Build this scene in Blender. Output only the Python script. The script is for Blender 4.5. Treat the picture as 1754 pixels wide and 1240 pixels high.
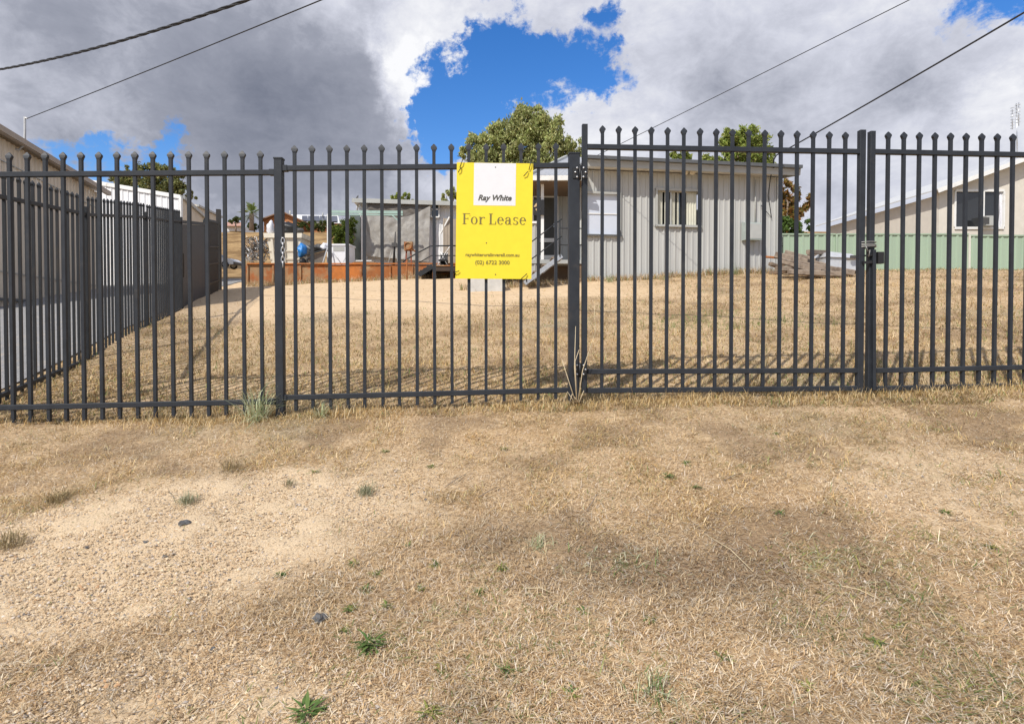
import bpy, bmesh, math, random
import numpy as np
from math import radians, sin, cos, pi
from mathutils import Vector, Matrix

for o in list(bpy.data.objects): bpy.data.objects.remove(o)
S = bpy.context.scene
COL = S.collection
rnd = random.Random(7)
rng = np.random.default_rng(11)

# ------------------------------------------------------------------ camera
F, CX, CY, PIT = 1000.0, 877.0, 563.0, radians(1.05)
EYE = Vector((0, 0, 1.5))
cam_d = bpy.data.cameras.new('camera')
cam_d.sensor_width = 36.0
cam_d.lens = 36.0 * F / 1754.0
cam_d.shift_y = -(620 - CY) / 1754.0
cam_d.clip_start = 0.05
cam_d.clip_end = 3000
cam = bpy.data.objects.new('camera', cam_d)
COL.objects.link(cam)
cam.location = EYE
cam.rotation_euler = (radians(90) - PIT, 0, 0)
S.camera = cam

# ------------------------------------------------------------------ sun, sky, exposure
SUN_EL = radians(45)
SUN_DIR = Vector((-0.595 * cos(SUN_EL), -0.804 * cos(SUN_EL), sin(SUN_EL))).normalized()
sl = bpy.data.lights.new('sun', 'SUN')
sl.energy = 4.6
sl.angle = radians(0.53)
sl.color = (1.0, 0.95, 0.87)
sun = bpy.data.objects.new('sun', sl)
COL.objects.link(sun)
sun.rotation_euler = (-SUN_DIR).to_track_quat('-Z', 'Y').to_euler()
S.view_settings.view_transform = 'Standard'
S.view_settings.look = 'None'
S.view_settings.exposure = 0.0
S.view_settings.gamma = 1.0
S.view_settings.use_curve_mapping = False
S.cycles.use_denoising = True
S.cycles.max_bounces = 6


def ray(px, py):
    x, y = (px - CX) / F, -(py - CY) / F
    return Vector((x, cos(PIT) + y * sin(PIT), -sin(PIT) + y * cos(PIT)))


def at(px, py, Y):
    d = ray(px, py)
    return EYE + d * (Y / d.y)


W = bpy.data.worlds.new('World')
S.world = W
W.use_nodes = True
nt = W.node_tree
nt.nodes.clear()
N, LK = nt.nodes.new, nt.links.new


def mth(op, a, b=None, clamp=False):
    n = N('ShaderNodeMath'); n.operation = op; n.use_clamp = clamp
    for i, v in enumerate((a, b)):
        if v is None: continue
        if isinstance(v, (int, float)): n.inputs[i].default_value = v
        else: LK(v, n.inputs[i])
    return n.outputs[0]


def world_sky():
    tc = N('ShaderNodeTexCoord')
    nrm = N('ShaderNodeVectorMath'); nrm.operation = 'NORMALIZE'
    LK(tc.outputs['Generated'], nrm.inputs[0])
    d0 = nrm.outputs[0]
    # warp of the direction so that cloud borders are ragged
    def noise(vec, scale, detail, rough, dist=0.0):
        n = N('ShaderNodeTexNoise'); n.inputs['Scale'].default_value = scale
        n.inputs['Detail'].default_value = detail; n.inputs['Roughness'].default_value = rough
        n.inputs['Distortion'].default_value = dist
        LK(vec, n.inputs['Vector']); return n
    wn = noise(d0, 6.0, 9, 0.66)
    sub = N('ShaderNodeVectorMath'); sub.operation = 'SUBTRACT'
    LK(wn.outputs['Color'], sub.inputs[0]); sub.inputs[1].default_value = (0.5, 0.5, 0.5)
    sc = N('ShaderNodeVectorMath'); sc.operation = 'SCALE'; LK(sub.outputs[0], sc.inputs[0]); sc.inputs['Scale'].default_value = 0.26
    ad = N('ShaderNodeVectorMath'); ad.operation = 'ADD'; LK(d0, ad.inputs[0]); LK(sc.outputs[0], ad.inputs[1])
    nr2 = N('ShaderNodeVectorMath'); nr2.operation = 'NORMALIZE'; LK(ad.outputs[0], nr2.inputs[0])
    d1 = nr2.outputs[0]

    def blob(px, py, rpx, w, soft=1.0):
        v = ray(px, py).normalized()
        dp = N('ShaderNodeVectorMath'); dp.operation = 'DISTANCE'
        LK(d1, dp.inputs[0]); dp.inputs[1].default_value = v
        r = rpx / F / ray(px, py).length
        mr = N('ShaderNodeMapRange'); mr.interpolation_type = 'SMOOTHSTEP'
        LK(dp.outputs['Value'], mr.inputs['Value'])
        mr.inputs['From Min'].default_value = r * (1 + 0.55 * soft)
        mr.inputs['From Max'].default_value = r * (1 - 0.55 * soft)
        mr.inputs['To Min'].default_value = 0; mr.inputs['To Max'].default_value = w
        return mr.outputs['Result']

    def total(lst):
        s = lst[0]
        for x in lst[1:]: s = mth('ADD', s, x)
        return s
    st = N('ShaderNodeMapping'); st.inputs['Scale'].default_value = (1, 1, 1.5); LK(d0, st.inputs['Vector'])
    n1 = noise(st.outputs[0], 4.2, 12, 0.62, 0.35)
    n2 = noise(st.outputs[0], 13.0, 10, 0.66, 0.6)
    n3 = noise(d1, 2.3, 5, 0.5)
    n4 = noise(st.outputs[0], 34.0, 8, 0.62, 0.8)
    cov = total([
        mth('MULTIPLY', mth('SUBTRACT', n1.outputs['Fac'], 0.5), 2.0),
        mth('MULTIPLY', mth('SUBTRACT', n2.outputs['Fac'], 0.5), 1.5),
        mth('MULTIPLY', mth('SUBTRACT', n4.outputs['Fac'], 0.5), 1.1),
        blob(500, 120, 260, .75), blob(120, 90, 260, .6), blob(330, 330, 260, .35), blob(600, 330, 130, .5),
        blob(1250, 130, 230, .65), blob(1700, 230, 150, .5), blob(690, 100, 80, .5), blob(1500, 300, 220, .5), blob(1550, 60, 220, .45),
        blob(950, -30, 100, .6), blob(690, -20, 90, .5), blob(1120, 40, 60, .35), blob(1040, 235, 80, .5), blob(770, 320, 60, .5), blob(890, 215, 36, .5),
        blob(805, 165, 84, -.8, 1.3), blob(870, 105, 66, -.7, 1.3), blob(955, 120, 62, -.72, 1.3), blob(752, 225, 58, -1.0), blob(1035, 150, 44, -.7),
        blob(835, 225, 60, -.7), blob(310, 203, 40, -1.5, 1.5), blob(110, 264, 56, -1.1, 1.4), blob(215, 268, 56, -1.1, 1.4), blob(300, 276, 40, -1.1, 1.4),
        blob(212, 46, 26, -.85, 1.5), blob(1045, 42, 28, -.8, 1.5), blob(1745, 0, 70, -.7, 1.4)])
    alpha = N('ShaderNodeMapRange'); alpha.interpolation_type = 'SMOOTHSTEP'
    LK(mth('ADD', cov, 0.30), alpha.inputs['Value'])
    alpha.inputs['From Min'].default_value = -0.12; alpha.inputs['From Max'].default_value = 0.46
    # grey of the cloud bases
    dark = total([
        mth('MULTIPLY', mth('SUBTRACT', n3.outputs['Fac'], 0.5), 1.0),
        mth('MULTIPLY', mth('SUBTRACT', n1.outputs['Fac'], 0.5), 1.2),
        mth('MULTIPLY', mth('SUBTRACT', n2.outputs['Fac'], 0.5), 0.6),
        mth('MULTIPLY', mth('SUBTRACT', n4.outputs['Fac'], 0.5), 0.25),
        blob(540, 180, 200, .42, 1.4), blob(110, 130, 230, .46, 1.4), blob(600, 250, 120, .12, 1.5), blob(520, 350, 190, .40, 1.5), blob(330, 60, 180, .30, 1.5), blob(250, 250, 120, .12, 1.5),
        blob(1250, 170, 190, .24, 1.5), blob(980, 30, 100, .22, 1.5), blob(1400, 150, 160, .12, 1.5),
        blob(1640, 75, 120, .36, 1.4), blob(735, 150, 62, -.42), blob(725, 60, 70, -.3), blob(1730, 210, 70, -.15), blob(1030, 210, 70, -.15)])
    dk = N('ShaderNodeMapRange'); dk.interpolation_type = 'LINEAR'
    LK(mth('ADD', dark, 0.10), dk.inputs['Value'])
    dk.inputs['From Min'].default_value = -0.20; dk.inputs['From Max'].default_value = 1.40
    ramp = N('ShaderNodeValToRGB'); LK(dk.outputs[0], ramp.inputs['Fac'])
    e = ramp.color_ramp.elements
    e[0].position = 0.0; e[0].color = (0.97, 0.975, 1.0, 1)
    e[1].position = 1.0; e[1].color = (0.19, 0.21, 0.275, 1)
    m = e.new(0.28); m.color = (0.66, 0.68, 0.775, 1)
    m = e.new(0.60); m.color = (0.34, 0.36, 0.435, 1)
    cs = N('ShaderNodeVectorMath'); cs.operation = 'SCALE'; LK(ramp.outputs['Color'], cs.inputs[0]); cs.inputs['Scale'].default_value = 10.0
    sky = N('ShaderNodeTexSky'); sky.sky_type = 'NISHITA'; sky.sun_disc = False
    sky.sun_elevation = SUN_EL
    sky.sun_rotation = math.atan2(SUN_DIR.x, SUN_DIR.y)
    sky.air_density = 1.0; sky.dust_density = 0.3; sky.ozone_density = 2.5
    hs = N('ShaderNodeHueSaturation'); hs.inputs['Hue'].default_value = 0.511; hs.inputs['Saturation'].default_value = 1.36; hs.inputs['Value'].default_value = 1.72
    LK(sky.outputs[0], hs.inputs['Color'])
    mix = N('ShaderNodeMix'); mix.data_type = 'RGBA'
    LK(alpha.outputs[0], mix.inputs['Factor']); LK(hs.outputs[0], mix.inputs['A']); LK(cs.outputs[0], mix.inputs['B'])
    bg = N('ShaderNodeBackground'); bg.inputs['Strength'].default_value = 0.10
    LK(mix.outputs['Result'], bg.inputs['Color'])
    out = N('ShaderNodeOutputWorld'); LK(bg.outputs[0], out.inputs['Surface'])


world_sky()

# ------------------------------------------------------------------ helpers
def tag(o, label=None, cat=None, group=None, kind=None):
    if label: o['label'] = label
    if cat: o['category'] = cat
    if group: o['group'] = group
    if kind: o['kind'] = kind
    return o


WP = {}          # world position of every object (translations only)


def link(o, pos, parent=None):
    COL.objects.link(o)
    pos = Vector(pos)
    if parent is not None:
        o.parent = parent
        o.location = pos - WP[parent.name]
    else:
        o.location = pos
    WP[o.name] = pos
    return o


def thing(name, label, cat, pos=(0, 0, 0), group=None):
    o = bpy.data.objects.new(name, None)
    o.empty_display_size = 0.2
    link(o, pos)
    return tag(o, label, cat, group)


class MB:
    """collects shapes in world space, built as ONE mesh"""
    def __init__(s): s.v = []; s.f = []; s.sm = []

    def add(s, vs, fs, smooth=False):
        b = len(s.v)
        s.v += [tuple(v) for v in vs]
        s.f += [tuple(i + b for i in f) for f in fs]
        s.sm += [smooth] * len(fs)
        return s

    def hexa(s, p):      # 8 corners: bottom 4 ccw, top 4
        return s.add(p, [(3, 2, 1, 0), (4, 5, 6, 7), (0, 1, 5, 4), (1, 2, 6, 5), (2, 3, 7, 6), (3, 0, 4, 7)])

    def box(s, x0, x1, y0, y1, z0, z1):
        return s.hexa([(x0, y0, z0), (x1, y0, z0), (x1, y1, z0), (x0, y1, z0), (x0, y0, z1), (x1, y0, z1), (x1, y1, z1), (x0, y1, z1)])

    def bar(s, a, b, w, h, up=(0, 0, 1), ch=0.0):
        """bar from a to b, w across, h along up; ch = chamfer"""
        a, b = Vector(a), Vector(b)
        t = (b - a).normalized(); u = Vector(up)
        r = t.cross(u).normalized(); u = r.cross(t).normalized()
        if ch > 0:
            x, y = w / 2, h / 2
            pr = [(-x + ch, -y), (x - ch, -y), (x, -y + ch), (x, y - ch), (x - ch, y), (-x + ch, y), (-x, y - ch), (-x, -y + ch)]
        else:
            pr = [(-w / 2, -h / 2), (w / 2, -h / 2), (w / 2, h / 2), (-w / 2, h / 2)]
        n = len(pr)
        vs = [a + r * p + u * q for p, q in pr] + [b + r * p + u * q for p, q in pr]
        fs = [tuple(range(n - 1, -1, -1)), tuple(range(n, 2 * n))] + [(i, (i + 1) % n, n + (i + 1) % n, n + i) for i in range(n)]
        return s.add(vs, fs)

    def tube(s, pts, r, n=6, smooth=True):
        pts = [Vector(p) for p in pts]; k = len(pts)
        rs = r if isinstance(r, (list, tuple)) else [r] * k
        vs = []; fs = []
        prev = None
        for i, p in enumerate(pts):
            t = (pts[min(i + 1, k - 1)] - pts[max(i - 1, 0)]).normalized()
            if prev is None:
                ref = Vector((0, 0, 1)) if abs(t.z) < .9 else Vector((1, 0, 0))
                a = t.cross(ref).normalized()
            else:
                a = (prev - t * prev.dot(t)).normalized()
            prev = a; b = t.cross(a)
            for j in range(n):
                th = 2 * pi * j / n
                vs.append(p + (a * cos(th) + b * sin(th)) * rs[i])
        for i in range(k - 1):
            for j in range(n):
                fs.append((i * n + j, i * n + (j + 1) % n, (i + 1) * n + (j + 1) % n, (i + 1) * n + j))
        fs.append(tuple(range(n - 1, -1, -1))); fs.append(tuple(range((k - 1) * n, k * n)))
        return s.add(vs, fs, smooth)

    def ring(s, c, R, r, ax, ay, n=14, m=5, sx=1.0, sy=1.0):
        """closed loop of tube in the plane of ax, ay"""
        c, ax, ay = Vector(c), Vector(ax).normalized(), Vector(ay).normalized()
        az = ax.cross(ay); vs = []; fs = []
        for i in range(n):
            th = 2 * pi * i / n
            o = ax * cos(th) * sx + ay * sin(th) * sy
            od = (ax * cos(th) + ay * sin(th)).normalized()
            for j in range(m):
                ph = 2 * pi * j / m
                vs.append(c + o * R + (od * cos(ph) + az * sin(ph)) * r)
        for i in range(n):
            for j in range(m):
                fs.append((i * m + j, ((i + 1) % n) * m + j, ((i + 1) % n) * m + (j + 1) % m, i * m + (j + 1) % m))
        return s.add(vs, fs, True)

    def prism(s, poly, d):
        """poly: list of 3-D points (planar), extruded by vector d"""
        n = len(poly); d = Vector(d)
        vs = [Vector(p) for p in poly] + [Vector(p) + d for p in poly]
        fs = [tuple(range(n)), tuple(range(2 * n - 1, n - 1, -1))] + [(i, n + i, n + (i + 1) % n, (i + 1) % n) for i in range(n)]
        return s.add(vs, fs)

    def mesh(s, name, org=(0, 0, 0)):
        me = bpy.data.meshes.new(name)
        o = Vector(org)
        me.from_pydata([tuple(Vector(v) - o) for v in s.v], [], s.f)
        bm = bmesh.new(); bm.from_mesh(me); bmesh.ops.recalc_face_normals(bm, faces=bm.faces); bm.to_mesh(me); bm.free()
        me.polygons.foreach_set('use_smooth', s.sm)
        return me

    def build(s, name, mat, parent=None, org=None):
        if org is None:
            if parent is not None: org = WP[parent.name]
            else:
                a = np.array(s.v); org = Vector((a[:, 0].mean(), a[:, 1].mean(), a[:, 2].min()))
        me = s.mesh(name, org)
        me.materials.append(mat)
        return link(bpy.data.objects.new(name, me), org, parent)


def inst(name, me, pos, parent=None, rot=None, scale=None):
    o = bpy.data.objects.new(name, me)
    link(o, pos, parent)
    if rot: o.rotation_euler = rot
    if scale: o.scale = scale
    return o


def fast_mesh(name, verts, tris, cols=None, mat=None):
    me = bpy.data.meshes.new(name)
    nv, nf = len(verts), len(tris)
    me.vertices.add(nv); me.vertices.foreach_set('co', np.ascontiguousarray(verts, dtype=np.float32).ravel())
    k = tris.shape[1]
    me.loops.add(nf * k); me.loops.foreach_set('vertex_index', np.ascontiguousarray(tris, dtype=np.int32).ravel())
    me.polygons.add(nf)
    me.polygons.foreach_set('loop_start', np.arange(0, nf * k, k, dtype=np.int32))
    me.polygons.foreach_set('loop_total', np.full(nf, k, dtype=np.int32))
    me.update(calc_edges=True)
    if cols is not None:
        at_ = me.attributes.new('tint', 'FLOAT_COLOR', 'POINT')
        c4 = np.ones((nv, 4), dtype=np.float32); c4[:, :3] = cols
        at_.data.foreach_set('color', c4.ravel())
    if mat: me.materials.append(mat)
    return me


# ------------------------------------------------------------------ materials
def newmat(name):
    m = bpy.data.materials.new(name); m.use_nodes = True
    t = m.node_tree
    return m, t, t.nodes['Principled BSDF']


def M(name, c, rough=0.6, var=0.12, scale=6.0, bump=0.0, bscale=60.0, metal=0.0, c2=None, patch=0.0, pscale=2.0, streak=False, spec=0.5):
    """base colour c with fine variation, optional patches of c2"""
    m, t, b = newmat(name)
    n, l = t.nodes.new, t.links.new
    tc = n('ShaderNodeTexCoord')
    geo = n('ShaderNodeNewGeometry')
    vec = geo.outputs['Position']
    if streak:
        mp = n('ShaderNodeMapping'); mp.inputs['Scale'].default_value = (1, 1, 0.12); l(vec, mp.inputs['Vector']); vec2 = mp.outputs[0]
    else: vec2 = vec
    nz = n('ShaderNodeTexNoise'); nz.inputs['Scale'].default_value = scale; nz.inputs['Detail'].default_value = 6; nz.inputs['Roughness'].default_value = .65
    l(vec2, nz.inputs['Vector'])
    mr = n('ShaderNodeMapRange'); l(nz.outputs['Fac'], mr.inputs['Value'])
    mr.inputs['From Min'].default_value = .3; mr.inputs['From Max'].default_value = .7
    mr.inputs['To Min'].default_value = 1 - var; mr.inputs['To Max'].default_value = 1 + var
    base = n('ShaderNodeRGB'); base.outputs[0].default_value = (*c, 1)
    src = base.outputs[0]
    if c2 is not None and patch > 0:
        pz = n('ShaderNodeTexNoise'); pz.inputs['Scale'].default_value = pscale; pz.inputs['Detail'].default_value = 7; pz.inputs['Roughness'].default_value = .7
        l(vec2, pz.inputs['Vector'])
        pr = n('ShaderNodeMapRange'); pr.interpolation_type = 'SMOOTHSTEP'; l(pz.outputs['Fac'], pr.inputs['Value'])
        pr.inputs['From Min'].default_value = .62 - .3 * patch; pr.inputs['From Max'].default_value = .78 - .3 * patch
        mx = n('ShaderNodeMix'); mx.data_type = 'RGBA'; l(pr.outputs[0], mx.inputs['Factor']); l(src, mx.inputs['A']); mx.inputs['B'].default_value = (*c2, 1)
        src = mx.outputs['Result']
    ml = n('ShaderNodeVectorMath'); ml.operation = 'SCALE'; l(src, ml.inputs[0]); l(mr.outputs[0], ml.inputs['Scale'])
    l(ml.outputs[0], b.inputs['Base Color'])
    b.inputs['Metallic'].default_value = metal
    b.inputs['Specular IOR Level'].default_value = spec
    rr = n('ShaderNodeMapRange'); l(nz.outputs['Fac'], rr.inputs['Value'])
    rr.inputs['To Min'].default_value = max(0.03, rough - .12); rr.inputs['To Max'].default_value = min(1, rough + .12)
    l(rr.outputs[0], b.inputs['Roughness'])
    if bump > 0:
        bz = n('ShaderNodeTexNoise'); bz.inputs['Scale'].default_value = bscale; bz.inputs['Detail'].default_value = 5
        l(vec, bz.inputs['Vector'])
        bp = n('ShaderNodeBump'); bp.inputs['Strength'].default_value = bump; bp.inputs['Distance'].default_value = .02
        l(bz.outputs['Fac'], bp.inputs['Height']); l(bp.outputs[0], b.inputs['Normal'])
    return m


def Mtint(name, rough=0.8, trans=0.0, spec=0.3):
    """colour from the per-piece tint attribute (each blade, leaf or pebble has its own colour)"""
    m, t, b = newmat(name)
    a = t.nodes.new('ShaderNodeAttribute'); a.attribute_name = 'tint'
    t.links.new(a.outputs['Color'], b.inputs['Base Color'])
    b.inputs['Roughness'].default_value = rough
    b.inputs['Specular IOR Level'].default_value = spec
    if trans > 0:
        tr = t.nodes.new('ShaderNodeBsdfTranslucent'); t.links.new(a.outputs['Color'], tr.inputs['Color'])
        mx = t.nodes.new('ShaderNodeMixShader'); mx.inputs[0].default_value = trans
        o = t.nodes['Material Output']
        t.links.new(b.outputs[0], mx.inputs[1]); t.links.new(tr.outputs[0], mx.inputs[2]); t.links.new(mx.outputs[0], o.inputs['Surface'])
    return m


def Mglass(name, c, rough=.06):
    m, t, b = newmat(name)
    b.inputs['Base Color'].default_value = (*c, 1); b.inputs['Roughness'].default_value = rough
    b.inputs['Specular IOR Level'].default_value = .8
    return m


STEEL = M('charcoal_powder_coat', (.024, .028, .035), .5, .22, 9, .05, 180, c2=(.04, .04, .042), patch=.18, pscale=5, spec=.3)
STEEL2 = M('charcoal_coat_side', (.022, .025, .029), .55, .2, 7, c2=(.04, .036, .032), patch=.25, pscale=3, spec=.3)
BLACK = M('black_plastic', (.012, .012, .013), .5, .2, 20)
ZINC = M('zinc_steel', (.55, .56, .57), .35, .15, 30, metal=.8)
YELLOW = M('yellow_print', (.78, .635, .028), .42, .03, 12)
WHITEP = M('white_print', (.70, .71, .74), .42, .02, 12)
INK = M('grey_ink', (.065, .062, .055), .6, .05, 20)
INK2 = M('olive_ink', (.17, .145, .035), .6, .05, 20)
LEAFM = Mtint('foliage', .55, .35)
GRASSM = Mtint('grass_blades', .75, .2, .2)
PEBM = Mtint('pebbles', .85, 0, .3)
WALLM = M('grey_cream_steel_sheet', (.43, .435, .42), .45, .07, 3, c2=(.37, .355, .32), patch=.25, pscale=1.2, streak=True)
WALLB = M('beige_steel_sheet', (.62, .54, .43), .5, .08, 2, c2=(.50, .42, .32), patch=.3, pscale=.8, streak=True)
WALLW = M('white_steel_sheet', (.74, .74, .74), .45, .06, 2, streak=True)
WHITE = M('white_paint', (.72, .72, .70), .5, .06, 4, c2=(.5, .47, .41), patch=.2, pscale=3)
DARKROOF = M('dark_grey_gutter', (.09, .095, .10), .5, .12, 5)
FASCIA = M('grey_fascia', (.37, .375, .355), .5, .08, 4)
ROOFZ = M('galvanised_roof', (.50, .51, .52), .35, .12, 2, metal=.4, c2=(.36, .30, .25), patch=.25, pscale=1.5)
BLIND = M('white_blind_fabric', (.54, .58, .66), .35, .04, 3, spec=.7)
CURTAIN = M('cream_curtain_fabric', (.56, .55, .45), .4, .1, 6, spec=.7)
GLASSD = Mglass('dark_window_glass', (.02, .022, .024))
SCREEN = M('flyscreen_mesh', (.055, .055, .05), .6, .15, 20)
RUST = M('rusty_steel', (.30, .105, .028), .85, .25, 5, .3, 40, c2=(.34, .22, .115), patch=.5, pscale=1.6)
RUST2 = M('rusty_steel_orange', (.46, .15, .03), .85, .25, 5, .3, 40, c2=(.30, .13, .05), patch=.5, pscale=2)
RUST3 = M('rusty_steel_pale', (.30, .19, .10), .85, .22, 6, .3, 40, c2=(.34, .11, .03), patch=.5, pscale=2.5)
TARP = M('grey_woven_tarp', (.30, .285, .26), .55, .12, 7, .35, 26)
TARPD = M('brown_grey_tarp', (.115, .10, .085), .6, .12, 5, .3, 20)
GREENP = M('pale_green_steel', (.30, .42, .37), .5, .1, 5)
COLORB = M('pale_green_fence_sheet', (.31, .40, .30), .45, .06, 2, streak=True)
CREAM = M('cream_plastic', (.66, .61, .50), .5, .08, 6, c2=(.5, .44, .33), patch=.25, pscale=5)
BRICK = M('orange_brick', (.40, .17, .07), .85, .15, 8)
TIMBER = M('weathered_timber', (.24, .19, .145), .85, .25, 14, .4, 50, c2=(.13, .095, .07), patch=.4, pscale=6)
ALU = M('dull_aluminium', (.55, .56, .57), .4, .1, 10, metal=.35)
CONC = M('pale_concrete', (.50, .49, .46), .85, .12, 8, .2, 60)
WHITEBAG = M('white_plastic_bag', (.72, .72, .76), .35, .1, 20, .5, 30)
BLUEP = M('bright_blue_tarp', (.02, .20, .55), .4, .15, 15, .4, 30)
DKPLAST = M('dark_grey_plastic', (.06, .058, .055), .5, .2, 15)
BARK = M('grey_brown_bark', (.26, .20, .15), .9, .25, 9, .5, 30)
BARKG = M('pale_gum_bark', (.45, .38, .30), .8, .25, 4, .3, 20)
RENDERW = M('pale_rendered_wall', (.60, .56, .49), .8, .07, 3, .1, 40)
WOODPAINT = M('brown_painted_board', (.16, .105, .065), .6, .15, 8)
WIREM = M('black_cable', (.02, .02, .022), .6, .1, 10)
SOLAR = Mglass('solar_cell', (.012, .018, .04), .12)
CARW = M('white_car_paint', (.62, .65, .68), .25, .03, 3, spec=.7)
TYRE = M('black_rubber', (.02, .02, .02), .8, .2, 20)
STONE_M = M('dark_basalt', (.10, .10, .10), .8, .3, 60, .3, 90)


# ------------------------------------------------------------------ terrain
def sst(a, b, x):
    t = np.clip((x - a) / (b - a), 0, 1)
    return t * t * (3 - 2 * t)


_py = np.array([-300, -40, -6, 0, 16, 20, 25, 45, 55, 70, 90, 100, 160, 600, 900.])
_pz = np.array([-3.0, -1.6, -.6, 0, 2.48, 2.95, 3.45, 5.3, 6.3, 9.6, 15.4, 16.8, 18, 22, 24.])


def g(x, y):
    x = np.asarray(x, dtype=float); y = np.asarray(y, dtype=float)
    p = np.interp(y, _py, _pz)
    p = (np.interp(y - 1.2, _py, _pz) + p + np.interp(y + 1.2, _py, _pz)) / 3 if True else p
    xc = np.clip(x, -25, 9)
    s = sst(6, 14, y)
    z = p + .025 * xc + s * (.12 + .02 * np.clip(x, -12, 9))
    z -= sst(13, 20, y) * sst(3, 10, x) * .80
    z -= .03 * np.clip(x - 12, 0, 12) * sst(12, 18, y)
    # small undulation
    z += .018 * np.sin(x * 1.7 + .6 * y) * np.sin(y * 1.3 - .4 * x) + .008 * np.sin(5.1 * x + 1.3) * np.sin(4.3 * y + x)
    return z


def gz(x, y): return float(g(x, y))


def hit(px, py):
    """ground point seen at a pixel"""
    d = ray(px, py); lo = .5
    t = .5
    while t < 400:
        p = EYE + d * t
        if p.z < gz(p.x, p.y): break
        t *= 1.02
    a, b = t / 1.02, t
    for _ in range(20):
        c = (a + b) / 2; p = EYE + d * c
        if p.z < gz(p.x, p.y): b = c
        else: a = c
    p = EYE + d * b
    return Vector((p.x, p.y, gz(p.x, p.y)))


def vnoise(x, y, s, seed=0):
    """cheap smooth value noise 0..1"""
    x = x * s + seed * 17.3; y = y * s + seed * 9.1
    xi = np.floor(x).astype(np.int64); yi = np.floor(y).astype(np.int64)
    fx = x - xi; fy = y - yi
    fx = fx * fx * (3 - 2 * fx); fy = fy * fy * (3 - 2 * fy)
    def h(i, j):
        n = (i * 374761393 + j * 668265263 + seed * 1442695041) & 0x7fffffff
        n = ((n ^ (n >> 13)) * 1274126177) & 0x7fffffff
        return ((n ^ (n >> 16)) & 0xffff) / 65535.0
    return (h(xi, yi) * (1 - fx) + h(xi + 1, yi) * fx) * (1 - fy) + (h(xi, yi + 1) * (1 - fx) + h(xi + 1, yi + 1) * fx) * fy


def fbm(x, y, s, seed=0, o=4):
    t = 0; a = .5; tot = 0
    for k in range(o):
        t = t + a * vnoise(x, y, s * 2 ** k, seed + k); tot += a; a *= .5
    return t / tot


def gravel_w(x, y):
    n = (fbm(x, y, 1.6, 3) - .5) * 1.5
    u, v = x + 1.95, y - 2.75
    a = radians(-28)
    e1 = ((u * cos(a) - v * sin(a)) / 1.75) ** 2 + ((u * sin(a) + v * cos(a)) / .72) ** 2
    w1 = sst(1.5, .35, e1 + n)
    e2 = ((x - 2.7) / .9) ** 2 + ((y - 3.2) / .65) ** 2
    w2 = .55 * sst(1.5, .3, e2 + n)
    e3 = ((x + 1.1) / .8) ** 2 + ((y - 1.75) / .4) ** 2
    w3 = .7 * sst(1.5, .3, e3 + n)
    return np.clip(np.maximum(np.maximum(w1, w2), w3), 0, 1) * (y < 4.5)


def sand_w(x, y):
    n = (fbm(x, y, .5, 8) - .5) * 4
    w = sst(9.6, 11.6, y + n) * sst(20.5, 18.5, y) * sst(4.6, 1.8, x + n * .5)
    w2 = sst(14, 17, y) * sst(-5, -7.5, x) * sst(-19, -13, x - .35 * (20 - y)) * sst(44, 26, y)         # the track going up past the terrace
    return np.clip(np.maximum(w, w2 * sst(60, 30, y)), 0, 1)


def green_w(x, y):
    n = (fbm(x, y, 1.1, 21) - .5) * 1.6
    e = ((x - 3.2) / 1.5) ** 2 + ((y - 8.6) / .8) ** 2
    return sst(1.3, .2, e + n)


def dirt_w(x, y):
    e = ((x - 1.05) / .8) ** 2 + ((y - 2.55) / .45) ** 2
    n = (fbm(x, y, 1.5, 31) - .5)
    return np.clip(.24 * sst(1.4, .2, e + n * 2.4) + sst(.50, .68, fbm(x, y, 2.4, 41, 6)) * .7 + sst(20, 30, y) * sst(.3, .7, fbm(x, y, .25, 43)) * .8, 0, 1)


def axis(parts):
    out = []
    for a, b, st in parts:
        out += list(np.arange(a, b, st))
    out.append(parts[-1][1])
    return np.array(out)


gx = axis([(-600, -100, 50), (-100, -30, 5), (-30, -9, .7), (-9, -4.8, .12), (-4.8, 4.8, .035), (4.8, 9, .12), (9, 30, .7), (30, 100, 5), (100, 600, 50)])
gy = axis([(-300, -40, 40), (-40, -2, 2), (-2, 1.2, .2), (1.2, 6.2, .035), (6.2, 20, .12), (20, 60, .8), (60, 110, 1.5), (110, 900, 40)])
GX, GY = np.meshgrid(gx, gy)
GZ = g(GX, GY)
near = sst(.5, 1.5, GY) * sst(12, 6, GY)
GZ += near * ((fbm(GX, GY, 6, 50, 3) - .5) * .03 + (fbm(GX, GY, 22, 60, 2) - .5) * .012)
nx, ny = len(gx), len(gy)
vi = np.arange(nx * ny).reshape(ny, nx)
quads = np.stack([vi[:-1, :-1], vi[:-1, 1:], vi[1:, 1:], vi[1:, :-1]], -1).reshape(-1, 4)
xs, ys = GX.ravel(), GY.ravel()
zone = np.stack([gravel_w(xs, ys), sand_w(xs, ys), np.clip(dirt_w(xs, ys), 0, 1)], 1)


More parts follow.
